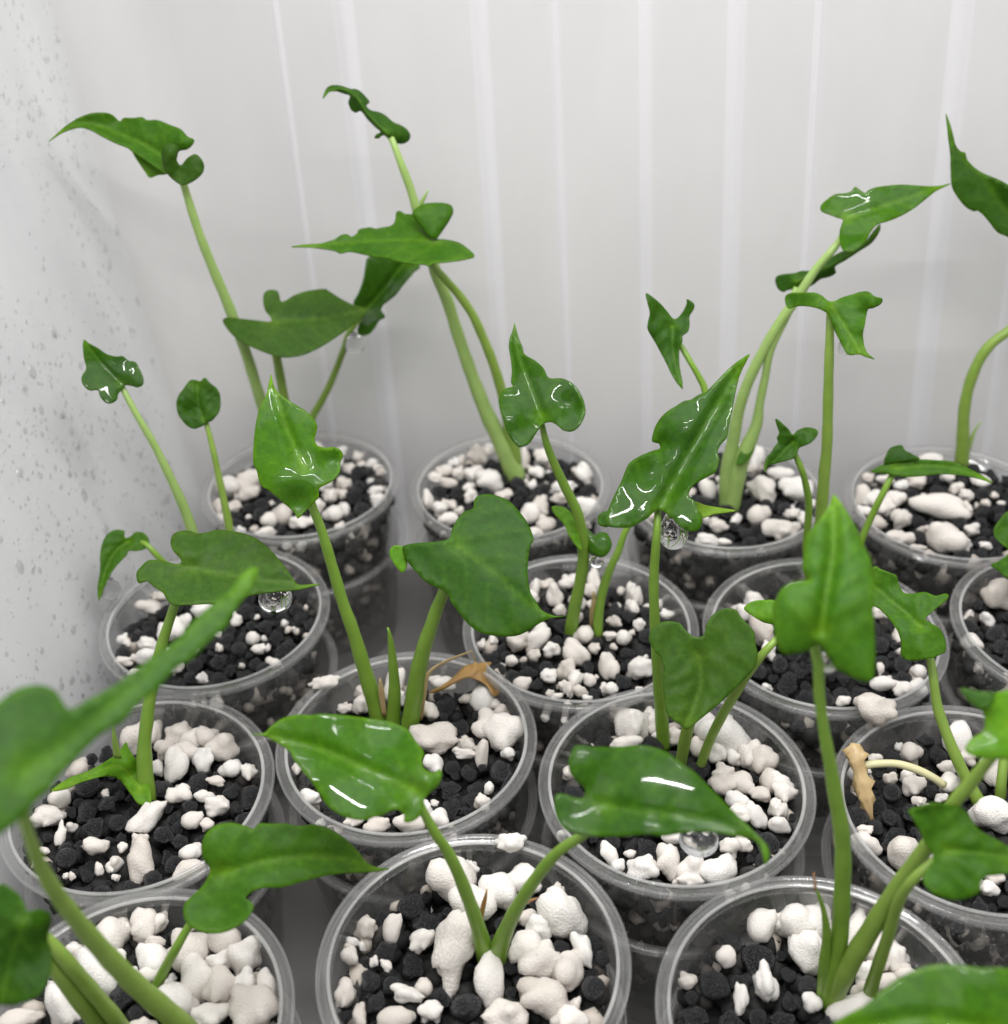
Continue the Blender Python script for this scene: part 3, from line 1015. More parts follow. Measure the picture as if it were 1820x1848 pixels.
def blade(parent, base, outline, rib, P0, n, mat, cup=0.0, groove=.02, ripple=.018, bumps=(), veins=.003, roll=0.0, name='leaf', seed=0, thick=.009, edge=.25, shift=0.0, label=None):
    """leaf blade: outline and midrib as seen, lying on a plane through P0 with normal n, then shaped by folds, veins and ripples"""
    n = unit(n)
    wet = mat.name.startswith('leaf_wet')
    if wet:
        veins = 0
    e1 = unit(np.cross(n, [0.13, 0.21, 0.97]))
    e2 = np.cross(n, e1)
    V0 = unit(CAM - P0)
    P0 = P0 + V0 * shift

    def loc(p):
        q = atplane(p[0], p[1], P0, n) - P0
        return np.array([q @ e1, q @ e2])

    O = [loc(p) for p in outline]
    ext = np.ptp(np.array(O), axis=0)
    size = float(np.hypot(*ext))
    step = max(.014, size / 62)
    B = np.array(catmull(O, True, step))
    R = np.array([loc(p) for p in rib]) if rib else None
    g = step * 1.25
    mn, mx = B.min(0), B.max(0)
    pts = []
    for j, y in enumerate(np.arange(mn[1], mx[1], g * .866)):
        for x in np.arange(mn[0] + (j % 2) * g / 2, mx[0], g):
            pts.append((x, y))
    pts = np.array(pts)
    pts = pts[inside(pts, B)]
    poly = np.vstack([B, B[:1]])
    dB, _, _ = seg_dist(pts, [q for q in poly])
    pts = pts[dB > step * .6]
    allp = np.vstack([B, pts])
    nb = len(B)
    res = delaunay_2d_cdt([Vector(p) for p in allp], [(i, (i + 1) % nb) for i in range(nb)], [], 1, 1e-7)
    vv = np.array([tuple(p) for p in res[0]])
    ff = [tuple(t) for t in res[2]]
    dB, _, _ = seg_dist(vv, [q for q in poly])
    h = np.zeros(len(vv))
    vein = np.zeros(len(vv))
    if R is not None:
        Rc = np.array(catmull([*R], False, step * 2)) if len(R) > 2 else R
        dm, al, sd = seg_dist(vv, [q for q in Rc])
        w = size * .035
        h += cup * np.sqrt(dm ** 2 + (w * 1.2) ** 2)
        h -= groove * np.exp(-(dm / w) ** 2)
        ph = (al - dm * .9) / (size * .14) + sd * .25
        h += veins * np.cos(2 * math.pi * ph) * np.clip(dm / (size * .05), 0, 1) * np.clip(dB / (size * .06), 0, 1)
        vein += .40 * np.exp(-(dm / (w * .38)) ** 2) + .17 * np.clip(np.cos(2 * math.pi * ph), 0, 1) ** 14 * np.clip(dm / (size * .02), 0, 1)
        dj = np.hypot(*(vv - R[0]).T)
        vein += .45 * np.exp(-(dj / (size * .055)) ** 2)
        dt = np.hypot(*(vv - R[-1]).T)
        vein += .45 * np.exp(-(dt / (size * .12)) ** 2)
    vein += edge * np.exp(-(dB / (size * .010)) ** 2)
    h -= roll * np.exp(-(dB / (size * .06)))
    for i, p in enumerate(vv):
        fq = 1.7 if wet else 2.8
        q = Vector((p[0] / size * fq + seed * 3.1, p[1] / size * fq, seed))
        e = .5 + 1.1 * math.exp(-dB[i] / (size * .07))
        h[i] += ripple * e * noise.noise(q) + (0 if wet else ripple * .22 * noise.noise(q * 3.1))
    for bx, by, amp, rad in bumps:
        c = loc((bx, by))
        h += amp * np.exp(-((vv - c) ** 2).sum(1) / rad ** 2)
    X = P0 + vv[:, :1] * e1 + vv[:, 1:2] * e2
    D = CAM - X
    D /= np.linalg.norm(D, axis=1)[:, None]
    # lift along a direction between the leaf normal and the open side it faces
    X = X + D * h[:, None]
    sgn = 1 if n @ V0 > 0 else -1
    a, b, c = (X[i] for i in ff[len(ff) // 2])
    if np.cross(b - a, c - a) @ (n * sgn) < 0:
        ff = [t[::-1] for t in ff]
    me = mesh_of(name, (X - base) * S, ff, mat)
    at_ = me.attributes.new('vein', 'FLOAT', 'POINT')
    at_.data.foreach_set('value', np.clip(vein, 0, 1).astype(np.float32))
    o = link(name, me, parent)
    sm = o.modifiers.new('thickness', 'SOLIDIFY')
    sm.thickness = thick * S
    sm.offset = -1
    if label:
        o['label'] = label
    return o


def stalk(parent, base, pts, Ys, mat, name='petiole', seg=14, flat=1.0, label=None, crumple=0.0):
    """pts: (px, py, width in picture px); Ys: depth at each point"""
    P, W = [], []
    for (px, py, w), Y in zip(pts, Ys):
        p = at(px, py, Y)
        P.append(np.append(p, w / 2 * ((p - CAM) @ _fw) / F))
    C = np.array(catmull(P, False, .05))
    v, f = [], []
    m = len(C)
    for i in range(m):
        t = unit(C[min(i + 1, m - 1), :3] - C[max(i - 1, 0), :3])
        a = unit(np.cross(t, [0.2, 1, 0.1]))
        b = np.cross(t, a)
        wob = 1 + .03 * math.sin(i * .9 + C[0, 0] * 7)
        for j in range(seg):
            q = 2 * math.pi * j / seg
            if crumple:
                wob = 1 + crumple * noise.noise(Vector((i * .9, math.cos(q) * 1.6, math.sin(q) * 1.6 + 7))) * 2
            v.append(C[i, :3] + (a * math.cos(q) + b * flat * math.sin(q)) * max(C[i, 3], .004) * wob)
    for i in range(m - 1):
        for j in range(seg):
            k = (j + 1) % seg
            f.append((i * seg + j, i * seg + k, (i + 1) * seg + k, (i + 1) * seg + j))
    f.append(tuple(range(seg))[::-1])
    f.append(tuple(range((m - 1) * seg, m * seg)))
    o = link(name, mesh_of(name, (np.array(v) - base) * S, f, mat), parent)
    if label:
        o['label'] = label
    return o


def lin(a, b, pts):
    """depth running from a at the top point to b at the last point, by length along the stalk"""
    L = [0]
    for p, q in zip(pts[:-1], pts[1:]):
        L.append(L[-1] + math.hypot(q[0] - p[0], q[1] - p[1]))
    return [a + (b - a) * l / L[-1] for l in L]


SUN_UP = np.array([0, 0, 1.0])


def facing(px, py, Y, tilt, side=0.0, back=0.0):
    """normal between straight up (tilt 0) and straight at the viewer (tilt 1)"""
    p = at(px, py, Y)
    v = unit(CAM - p)
    return unit(SUN_UP * (1 - tilt) + v * tilt + np.array([side, back, 0]))


class Plant:
    def __init__(s, label, cup, px, py):
        s.cup = cup
        s.z = ZS[cup]
        s.b = atz(px, py, s.z - .03)
        s.o = thing('seedling', label, 'seedling', s.b, 'seedlings growing in the cups')

    def pet(s, pts, dy, mat='m', down=True, **kw):
        """stalk listed from leaf to root; the root end stands at the surface of the mix"""
        b = atz(pts[-1][0], pts[-1][1], s.z - .06)
        Y = lin(b[1] + dy, b[1], pts)
        Y[0] += .13
        Y[1] += .05
        return stalk(s.o, s.b, pts, Y, STEM[mat], **kw)

    def yb(s, p):
        return atz(p[0], p[1], s.z - .06)[1]

    def leaf(s, zone, outline, rib, Y, tilt, mat, side=0, back=0, **kw):
        ol = Z(zone, *outline)
        rb = Z(zone, *rib) if rib else None
        j = rb[0] if rb else np.mean(np.array([q[:2] for q in ol]), axis=0)
        kw['bumps'] = [(*Z(zone, (q[0], q[1]))[0], q[2], q[3]) for q in kw.get('bumps', ())]
        P0 = at(j[0], j[1], Y)
        return blade(s.o, s.b, ol, rb, P0, facing(j[0], j[1], Y, tilt, side, back), LEAF[mat], **kw)


# ---- cup L (far left corner)
p = Plant('tall seedling in the far left corner, pale stalk topped by a drooping curled leaf', 'L', 520, 862)
st = Z('1', (850, 560, 34), (864, 610, 36), (930, 820, 42), (1000, 1000, 46), (1075, 1180, 50), (1150, 1380, 52), (1200, 1540, 52), (1240, 1670, 54)) + [(497, 800, 24), (518, 866, 26)]
yb = p.yb(st[-1])
p.pet(st, -.35, 'p')
p.leaf('1', [(228, 402), (262, 370), (310, 328), (370, 292), (430, 270), (490, 268), (530, 280), (562, 308), (580, 292), (625, 292), (668, 288), (690, 302), (740, 302), (800, 325), (850, 345), (880, 378), (912, 395),
             (905, 418), (880, 440), (840, 450), (830, 480), (815, 530), (780, 553), (700, 500), (622, 450), (600, 432), (540, 408), (480, 378), (430, 350), (385, 336), (340, 342), (290, 362), (255, 385)],
       [(800, 500), (700, 430), (570, 370), (430, 320), (330, 330), (228, 402)], yb - .32, .55, 'm', cup=.35, groove=.03, ripple=.04, seed=1, bumps=[(860, 400, .10, .12), (560, 310, -.08, .12)])
p.leaf('1', [(622, 450), (660, 458), (700, 480), (760, 510), (785, 552), (740, 562), (706, 572), (680, 545), (650, 500)], None, yb - .33, .8, 'l', ripple=.02, seed=2, shift=-.06)
p.leaf('1', [(758, 470), (765, 430), (790, 412), (830, 420), (838, 440), (830, 470), (832, 495), (850, 513), (880, 480), (915, 462), (940, 478), (958, 510), (955, 545), (930, 575), (890, 600), (855, 608), (820, 590), (785, 555), (768, 520)],
       None, yb - .35, .9, 'b', ripple=.05, seed=3, shift=.12, roll=.015, bumps=[(845, 560, -.05, .10), (800, 450, .05, .08)])
st = Z('1', (1276, 1260, 36), (1288, 1350, 40), (1300, 1420, 42), (1325, 1560, 44), (1345, 1680, 46)) + [(526, 800, 20), (530, 862, 22)]
p.pet(st, -.25, 'm')
p.leaf('1', [(1045, 1245), (1060, 1230), (1110, 1232), (1200, 1242), (1270, 1248), (1268, 1225), (1245, 1195), (1235, 1150), (1240, 1115), (1262, 1100), (1290, 1100), (1308, 1112), (1318, 1152), (1340, 1150), (1380, 1125),
             (1440, 1105), (1520, 1094), (1545, 1105), (1600, 1140), (1660, 1170), (1722, 1190), (1700, 1230), (1650, 1270), (1580, 1320), (1500, 1370), (1420, 1405), (1340, 1416), (1280, 1405), (1200, 1375),
             (1140, 1345), (1100, 1318), (1065, 1280)], [(1272, 1250), (1500, 1235), (1722, 1190)], yb - .28, .5, 'b', cup=-.06, groove=.02, ripple=.03, veins=.003, seed=4)
st = Z('2', (430, 1195, 26), (345, 1290, 28), (310, 1390, 30), (255, 1530, 32), (210, 1620, 34), (165, 1700, 36)) + [(552, 790, 15), (542, 842, 17)]
p.pet(st, .15, 'm')
p.leaf('2', [(425, 950), (470, 930), (560, 945), (640, 965), (672, 990), (645, 1015), (620, 1045), (590, 1080), (560, 1120), (525, 1150), (500, 1170), (490, 1195), (508, 1225), (480, 1245), (462, 1275), (435, 1305), (395, 1315),
             (378, 1295), (385, 1265), (400, 1235), (380, 1200), (360, 1160), (385, 1110), (405, 1050), (415, 985)], [(425, 1185), (500, 1100), (590, 985), (640, 960)], yb + .12, .75, 'dw', cup=.25, groove=.03, ripple=.03, seed=5, edge=.35)

# ---- cup M
p = Plant('tall forked seedling with a rolled leaf above a flat arrow leaf, back row', 'M', 930, 862)
st = Z('2', (520, 372, 28), (540, 395, 30), (580, 500, 36), (625, 620, 40), (655, 720, 42), (700, 860, 46), (750, 1030, 56), (800, 1150, 56), (840, 1280, 58), (880, 1400, 60), (930, 1540, 64), (990, 1690, 72), (1060, 1830, 84), (1125, 1985, 96))
yb = p.yb(st[-1])
p.pet(st, .05, 'p')
p.leaf('2', [(215, 200), (222, 175), (235, 150), (258, 138), (300, 140), (345, 155), (365, 155), (390, 165), (415, 190), (435, 215), (430, 225), (420, 235), (440, 255), (480, 265), (510, 280), (545, 310), (580, 325), (610, 345),
             (626, 370), (622, 395), (600, 412), (570, 414), (540, 400), (515, 380), (495, 375), (480, 388), (458, 388), (465, 370), (485, 358), (460, 335), (425, 300), (395, 262), (370, 268), (348, 255), (335, 220),
             (342, 190), (315, 180), (280, 168), (250, 165), (232, 180)], [(520, 365), (430, 280), (380, 200), (300, 155), (215, 200)], yb + .05, .8, 'd', cup=-.8, groove=-.05, ripple=.08, seed=6, roll=.03)
st = Z('2', (725, 930, 34), (738, 990, 36), (790, 1050, 38), (860, 1130, 40), (920, 1220, 42), (970, 1330, 44), (1010, 1430, 46), (1045, 1540, 48), (1070, 1640, 52), (1095, 1760, 60), (1115, 1880, 66), (1118, 1975, 66))
p.pet(st, -.3, 'm')
p.leaf('2', [(68, 896), (130, 886), (200, 882), (240, 872), (270, 862), (300, 842), (330, 838), (350, 850), (375, 835), (385, 815), (420, 808), (440, 805), (465, 812), (500, 805), (530, 800), (550, 785), (556, 760), (560, 735),
             (578, 728), (600, 742), (635, 745), (665, 770), (700, 830), (750, 858), (790, 862), (850, 875), (890, 900), (927, 935), (915, 948), (870, 958), (820, 965), (770, 970), (735, 972), (712, 985), (690, 978),
             (650, 978), (600, 970), (550, 960), (510, 948), (460, 945), (400, 932), (340, 920), (300, 928), (270, 915), (210, 905), (150, 898)], [(735, 865), (500, 868), (300, 880), (68, 896)],
       yb - .3, .22, 'm', cup=.12, groove=.03, ripple=.13, seed=7, veins=.004)
p.leaf('2', [(635, 745), (655, 715), (690, 695), (740, 690), (790, 692), (820, 705), (828, 735), (810, 775), (780, 820), (750, 858), (715, 850), (680, 810)], None, yb - .26, .75, 'm', ripple=.02, seed=8, shift=-.04, roll=.03)
stalk(p.o, p.b, Z('2', (711, 628, 4), (697, 655, 14), (684, 680, 20), (668, 715, 24)), [yb + .12] * 4, STEM['p'], name='sheath_tip')

# ---- cup I
p = Plant('seedling with a wet leaf rising on an S curved stalk, third row', 'I', 1050, 1143)
st = Z('5', (1238, 150, 28), (1246, 180, 30), (1265, 260, 34), (1300, 350, 40), (1350, 460, 44), (1400, 560, 48), (1425, 640, 52), (1435, 720, 56), (1438, 820, 56), (1420, 930, 56), (1400, 1020, 58), (1385, 1110, 60), (1378, 1165, 60))
yb = p.yb(st[-1])
p.pet(st, -.05, 'g')
p.leaf('2', [(1115, 1255), (1108, 1290), (1095, 1330), (1092, 1370), (1100, 1420), (1105, 1480), (1100, 1530), (1108, 1552), (1075, 1562), (1050, 1585), (1042, 1620), (1050, 1670), (1065, 1720), (1085, 1780), (1115, 1818),
             (1140, 1838), (1185, 1820), (1215, 1775), (1240, 1738), (1258, 1722), (1290, 1720), (1320, 1738), (1345, 1758), (1385, 1762), (1420, 1735), (1445, 1680), (1440, 1630), (1420, 1580), (1390, 1540), (1340, 1515),
             (1290, 1515), (1270, 1505), (1250, 1465), (1210, 1430), (1160, 1400), (1152, 1370), (1140, 1340), (1128, 1300)], [(1242, 1695), (1190, 1560), (1140, 1420), (1115, 1255)], yb - .08, .62, 'dw', cup=.2, groove=.03,
       ripple=.045, seed=9, bumps=[(1380, 1640, -.05, .1), (1100, 1700, .05, .1)])
p.leaf('5', [(1290, 560), (1330, 555), (1370, 575), (1390, 610), (1420, 700), (1432, 760), (1400, 735), (1370, 690), (1355, 655), (1340, 630), (1310, 600)], None, yb + .02, .8, 'l', name='sheath', seed=10, ripple=.03)
p.leaf('5', [(1440, 660), (1470, 670), (1490, 690), (1520, 675), (1552, 685), (1572, 730), (1560, 770), (1530, 795), (1490, 788), (1465, 775), (1445, 730)], None, yb - .06, .8, 'mw', name='leaflet', seed=11, ripple=.03, roll=.03)
stalk(p.o, p.b, Z('5', (1487, 955, 10), (1487, 1010, 22), (1480, 1060, 26), (1480, 1130, 24)), [yb + .05] * 4, STEM['t'], name='dry_sheath', flat=.4)
st = Z('3', (240, 1180, 24), (285, 1235, 26), (330, 1310, 28), (370, 1380, 30), (398, 1450, 32)) + [(1268, 760, 13), (1225, 830, 13), (1170, 890, 13)] + Z('5', (1640, 665, 32), (1605, 760, 34), (1560, 860, 40), (1530, 950, 44), (1510, 1060, 46), (1506, 1170, 48))
p.pet(st, .8, 'g')
p.leaf('3', [(120, 985), (155, 1005), (190, 1035), (220, 1070), (250, 1105), (275, 1095), (300, 1060), (312, 1030), (310, 1015), (325, 1018), (345, 1035), (345, 1060), (325, 1095), (325, 1130), (315, 1165), (290, 1185), (290, 1210),
             (275, 1250), (275, 1320), (290, 1400), (292, 1435), (265, 1400), (235, 1350), (200, 1285), (165, 1220), (130, 1160), (128, 1130), (140, 1080), (130, 1030)], [(245, 1140), (250, 1260), (290, 1430)], yb + .78, .75, 'd',
       cup=.25, ripple=.045, seed=12)

# ---- cup E
p = Plant('seedling with a large wet shiny arrow leaf and a lower matte heart shaped leaf', 'E', 1212, 1360)
st = Z('6', (178, 560, 28), (174, 620, 36), (170, 700, 40), (158, 880, 46), (160, 1050, 48), (175, 1300, 54), (190, 1500, 60), (205, 1690, 66))
yb = p.yb(st[-1])
p.pet(st, .05, 'g')
p.leaf('6', [(607, -160), (590, -120), (560, -60), (540, 10), (520, 130), (510, 180), (500, 230), (470, 265), (455, 300), (465, 330), (460, 360), (445, 395), (400, 420), (350, 450), (325, 480), (320, 510), (345, 525), (355, 540),
             (362, 570), (380, 590), (385, 620), (375, 655), (350, 672), (310, 668), (270, 640), (230, 600), (185, 572), (150, 590), (130, 610), (100, 625), (60, 650), (20, 655), (-10, 655), (-57, 648), (-70, 620), (-62, 580),
             (-47, 545), (-22, 490), (8, 430), (28, 380), (45, 350), (90, 320), (150, 295), (185, 285), (182, 262), (155, 255), (150, 235), (160, 190), (185, 145), (220, 110), (260, 85), (300, 60), (330, 55), (370, 30), (400, 20),
             (440, -20), (500, -80), (560, -130)], [(188, 565), (280, 400), (400, 180), (607, -160)], yb + .05, .66, 'dw', cup=.10, groove=.06, ripple=.045, seed=13, side=-.1, veins=.004,
       bumps=[(130, 400, -.05, .12), (200, 270, -.06, .08), (320, 180, .04, .12)])
p.leaf('6', [(-57, 650), (-102, 640), (-105, 605), (-92, 588), (-60, 578), (-40, 600)], None, yb + .1, .8, 'd', name='leaf_fold', seed=14, ripple=.01)
p.leaf('6', [(350, 535), (400, 550), (470, 562), (540, 575), (500, 585), (440, 592), (380, 605)], None, yb + .15, .5, 'y', name='leaf_fold', seed=15, ripple=.01)
st = Z('6', (370, 1265, 40), (345, 1450, 56), (315, 1600, 60), (295, 1700, 56), (282, 1780, 54))
p.pet(st, -.25, 'm')
p.leaf('6', [(135, 1165), (150, 1130), (190, 1100), (240, 1095), (280, 1105), (310, 1140), (340, 1165), (370, 1170), (395, 1155), (405, 1110), (440, 1060), (490, 1035), (540, 1040), (570, 1080), (600, 1110), (630, 1150), (635, 1200),
             (645, 1250), (635, 1300), (600, 1350), (550, 1400), (490, 1460), (420, 1520), (360, 1565), (320, 1600), (300, 1600), (280, 1580), (240, 1555), (215, 1520), (205, 1460), (200, 1400), (200, 1350), (205, 1320), (190, 1270),
             (165, 1240), (140, 1200)], [(370, 1255), (375, 1400), (305, 1600)], yb - .35, .9, 'b', cup=.12, groove=.03, ripple=.03, seed=16, veins=.004, edge=.12)
st = Z('9', (760, 0, 34), (725, 25, 36), (660, 95, 40), (590, 190, 44), (540, 270, 46), (480, 370, 46), (420, 490, 46), (365, 640, 44))
p.pet(st, -.05, 'm')
p.leaf('6', [(580, 1035), (620, 1002), (680, 995), (730, 1000), (800, 1050), (790, 1140), (740, 1130), (715, 1112), (670, 1100), (620, 1070)], None, yb + .0, .8, 'l', seed=17, ripple=.03)

# ---- cup J
p = Plant('slim seedling with a folded umbrella like leaf, behind the tall upright arrow leaf', 'J', 1478, 1075)
st = Z('3', (985, 1060, 34), (985, 1130, 38), (980, 1300, 44), (975, 1500, 48), (970, 1700, 50)) + [(1488, 860, 21), (1480, 980, 22), (1478, 1080, 23)]
yb = p.yb(st[-1])
p.pet(st, .15, 'm')
p.leaf('3', [(775, 1000), (800, 985), (850, 982), (910, 982), (945, 995), (975, 1020), (1005, 1022), (1040, 1005), (1090, 990), (1130, 978), (1165, 978), (1195, 1000), (1230, 1010), (1225, 1035), (1190, 1055), (1160, 1065), (1150, 1120),
             (1140, 1180), (1148, 1240), (1165, 1270), (1195, 1295), (1160, 1285), (1120, 1270), (1080, 1275), (1058, 1262), (1030, 1210), (1005, 1160), (985, 1110), (970, 1080), (920, 1055), (860, 1045), (820, 1048), (790, 1055),
             (775, 1030)], [(990, 1045), (1060, 1150), (1130, 1270)], yb + .1, .7, 'm', cup=-.3, ripple=.05, seed=18, bumps=[(1190, 1020, .12, .09), (1148, 1150, .06, .06), (800, 1030, -.1, .12)])
st = Z('6', (805, 290, 24), (822, 318, 28), (850, 380, 30), (870, 450, 32), (885, 540, 34), (882, 620, 34), (872, 740, 34)) + [(1458, 1020, 14), (1462, 1082, 15)]
p.pet(st, -.15, 'g')
p.leaf('6', [(728, 145), (760, 165), (790, 195), (810, 220), (830, 200), (870, 185), (910, 190), (928, 205), (915, 235), (880, 265), (840, 280), (830, 305), (810, 330), (780, 340), (740, 350), (700, 365), (680, 395), (678, 360),
             (685, 330), (705, 305), (720, 280), (740, 255), (735, 235), (745, 210), (735, 180)], [(815, 250), (760, 300), (680, 392)], yb - .1, .75, 'd', cup=.3, ripple=.06, seed=19)
st = Z('6', (1290, 395, 28), (1272, 418, 30), (1230, 500, 32), (1190, 580, 32), (1150, 670, 34), (1110, 760, 36)) + [(1520, 1030, 15), (1500, 1082, 16)]
p.pet(st, .1, 'g')
p.leaf('6', [(1175, 395), (1200, 375), (1245, 355), (1330, 340), (1400, 335), (1480, 338), (1560, 345), (1620, 370), (1690, 405), (1750, 445), (1700, 430), (1640, 415), (1560, 405), (1490, 405), (1430, 412), (1360, 418), (1290, 412), (1230, 400)],
       [(1290, 375), (1480, 365), (1620, 392), (1750, 445)], yb + .1, .6, 'm', cup=-.15, ripple=.03, seed=20)
p.leaf('6', [(1243, 358), (1250, 310), (1270, 280), (1320, 268), (1335, 290), (1370, 310), (1405, 333), (1330, 345)], None, yb + .14, .8, 'd', seed=21, ripple=.02, shift=-.03)

# ---- cup N
p = Plant('stout pale seedling splitting into two stalks that lean right, back row', 'N', 1322, 905)
st = Z('3', (1055, 690, 30), (1028, 740, 32), (990, 790, 36), (920, 870, 40), (860, 960, 44), (800, 1050, 46), (750, 1120, 48), (680, 1240, 50), (610, 1380, 52), (560, 1520, 54), (525, 1700, 62)) + Z('6', (505, 400, 76), (498, 560, 70))
yb = p.yb(st[-1])
p.pet(st, .05, 'p')
p.leaf('3', [(1550, 470), (1500, 480), (1440, 482), (1380, 478), (1320, 475), (1250, 480), (1190, 490), (1160, 505), (1150, 515), (1125, 500), (1102, 485), (1085, 505), (1060, 515), (1010, 520), (970, 545), (940, 575), (945, 600),
             (980, 615), (1020, 630), (1045, 640), (1030, 690), (1030, 740), (1045, 780), (1080, 790), (1110, 778), (1150, 740), (1180, 690), (1210, 660), (1260, 645), (1320, 620), (1380, 585), (1430, 545), (1480, 505)],
       [(1070, 630), (1250, 570), (1400, 520), (1550, 470)], yb + .05, .5, 'mw', cup=.12, ripple=.06, seed=22)
st = Z('3', (830, 960, 36), (790, 1070, 40), (740, 1170, 40), (700, 1270, 38), (680, 1380, 38), (655, 1500, 42), (640, 1600, 54), (600, 1700, 70)) + Z('6', (560, 370, 78), (535, 500, 74), (522, 575, 70))
p.pet(st, .12, 'p')
p.leaf('3', [(1220, 660), (1215, 700), (1180, 750), (1120, 790), (1060, 830), (1010, 860), (1012, 890), (980, 910), (940, 920), (900, 950), (850, 965), (790, 970), (765, 980), (740, 965), (727, 930), (735, 905), (770, 895), (820, 890),
             (850, 880), (890, 878), (940, 850), (1000, 810), (1050, 785), (1100, 775), (1150, 740), (1190, 690)], [(830, 930), (980, 860), (1100, 790), (1215, 690)], yb + .2, .75, 'd', cup=-.7, groove=-.03, ripple=.05, seed=23)
p.leaf('3', [(672, 1478), (650, 1570), (610, 1665), (560, 1735), (542, 1790), (585, 1780), (630, 1720), (650, 1640), (668, 1560)], None, yb + .02, .85, 'm', name='sheath', seed=24, ripple=.01, shift=.03)

# ---- cup O
p = Plant('seedling at far right of the back row, curved stalk leaving the frame, leaf pointing up', 'O', 1737, 842)
st = Z('3', (2010, 1080, 46), (1910, 1105, 46), (1820, 1165, 46), (1740, 1225, 48), (1685, 1300, 50), (1640, 1410, 52), (1615, 1530, 54), (1608, 1660, 58), (1602, 1800, 66))
yb = p.yb(st[-1])
p.pet(st, .1, 'm')
st = Z('3', (2060, 800, 40), (2070, 900, 40), (2050, 1000, 44), (2010, 1080, 46))
stalk(p.o, p.b, st, [yb + .1] * 4, STEM['m'])
p.leaf('3', [(1527, 140), (1545, 180), (1560, 230), (1575, 290), (1600, 320), (1620, 325), (1630, 360), (1670, 400), (1720, 430), (1780, 455), (1830, 480), (1920, 510), (2040, 600), (2120, 760), (2090, 860), (2000, 830), (1900, 770), (1820, 722),
             (1770, 700), (1730, 650), (1700, 615), (1675, 598), (1660, 602), (1620, 580), (1580, 530), (1555, 480), (1550, 400), (1548, 320), (1535, 220)], [(2060, 790), (1900, 690), (1790, 570), (1680, 400), (1560, 240), (1527, 140)],
       yb - .3, 1.0, 'd', cup=.2, groove=.03, ripple=.03, seed=25, edge=.4, back=-.35)
stalk(p.o, p.b, Z('3', (1692, 1588, 4), (1665, 1630, 14), (1645, 1680, 22), (1625, 1740, 26)), [yb + .02] * 4, STEM['p'], name='sheath_tip')

# ---- cup H
p = Plant('seedling by the left wall with a wavy leaf, round leaf and drop tipped leaf', 'H', 385, 1085)
st = Z('4', (560, 95, 26), (582, 145, 28), (650, 270, 32), (720, 390, 36), (780, 510, 40), (850, 660, 46), (895, 780, 50)) + [(365, 1020, 21), (378, 1085, 22)]
yb = p.yb(st[-1])
p.pet(st, .15, 'p')
p.leaf('1', [(392, 1335), (420, 1352), (460, 1372), (500, 1400), (545, 1412), (575, 1410), (605, 1432), (635, 1438), (655, 1470), (672, 1510), (670, 1545), (645, 1558), (620, 1552), (590, 1548), (575, 1565), (555, 1590), (550, 1615),
             (525, 1632), (495, 1628), (470, 1600), (460, 1570), (420, 1570), (390, 1540), (385, 1505), (405, 1465), (392, 1410)], [(565, 1535), (480, 1450), (392, 1335)], yb + .15, .7, 'dw', cup=.15, ripple=.05, seed=26)
st = Z('4', (950, 260, 22), (968, 295, 24), (1000, 420, 28), (1030, 560, 32), (1060, 700, 36), (1078, 800, 38)) + [(420, 1020, 15), (418, 1085, 16)]
p.pet(st, .3, 'm')
p.leaf('4', [(890, 95), (915, 92), (938, 100), (960, 82), (985, 105), (1020, 135), (1035, 180), (1030, 235), (1000, 280), (970, 295), (950, 310), (910, 322), (875, 305), (840, 260), (828, 215), (835, 170), (860, 135)],
       [(955, 280), (930, 190), (925, 110)], yb + .28, .9, 'd', cup=.1, ripple=.04, seed=27, bumps=[(900, 230, -.05, .06)])
st = Z('4', (660, 850, 24), (695, 872, 26), (740, 920, 28), (800, 975, 30)) + [(340, 1050, 13), (372, 1098, 15)]
p.pet(st, -.15, 'g')
p.leaf('4', [(465, 1130), (460, 1070), (470, 1000), (470, 920), (480, 860), (505, 815), (545, 795), (583, 802), (585, 830), (605, 832), (635, 808), (670, 808), (695, 830), (700, 860), (680, 885), (640, 895), (605, 895), (595, 915),
             (560, 950), (520, 1000), (490, 1060)], [(605, 850), (540, 900), (490, 1000), (465, 1130)], yb - .15, .75, 'm', cup=.15, ripple=.03, seed=28)

# ---- cup G
p = Plant('seedling by the left wall with one broad matte leaf hung over the cup behind', 'G', 262, 1438)
st = Z('4', (868, 985, 36), (840, 1100, 40), (815, 1165, 44), (780, 1270, 48), (750, 1370, 52), (722, 1480, 56), (695, 1640, 60)) + Z('7', (690, 400, 62), (678, 500, 64), (680, 640, 78), (690, 780, 90))
yb = p.yb(st[-1])
p.pet(st, .55, 'g')
p.leaf('4', [(1505, 1050), (1460, 1050), (1400, 1052), (1370, 1015), (1330, 960), (1270, 890), (1210, 840), (1140, 812), (1080, 800), (1020, 795), (970, 808), (925, 812), (890, 800), (850, 800), (815, 815), (800, 850), (810, 890),
             (840, 925), (850, 950), (820, 955), (760, 940), (700, 938), (665, 965), (640, 1000), (650, 1045), (690, 1035), (720, 1060), (765, 1090), (785, 1125), (820, 1148), (900, 1145), (980, 1140), (1060, 1130), (1130, 1115),
             (1220, 1095), (1310, 1085), (1390, 1078), (1440, 1068)], [(868, 972), (1100, 1010), (1300, 1040), (1505, 1050)], yb + .5, .45, 'b', cup=.06, ripple=.05, seed=29, edge=.35, bumps=[(870, 900, .06, .12), (1000, 1130, .05, .2)])
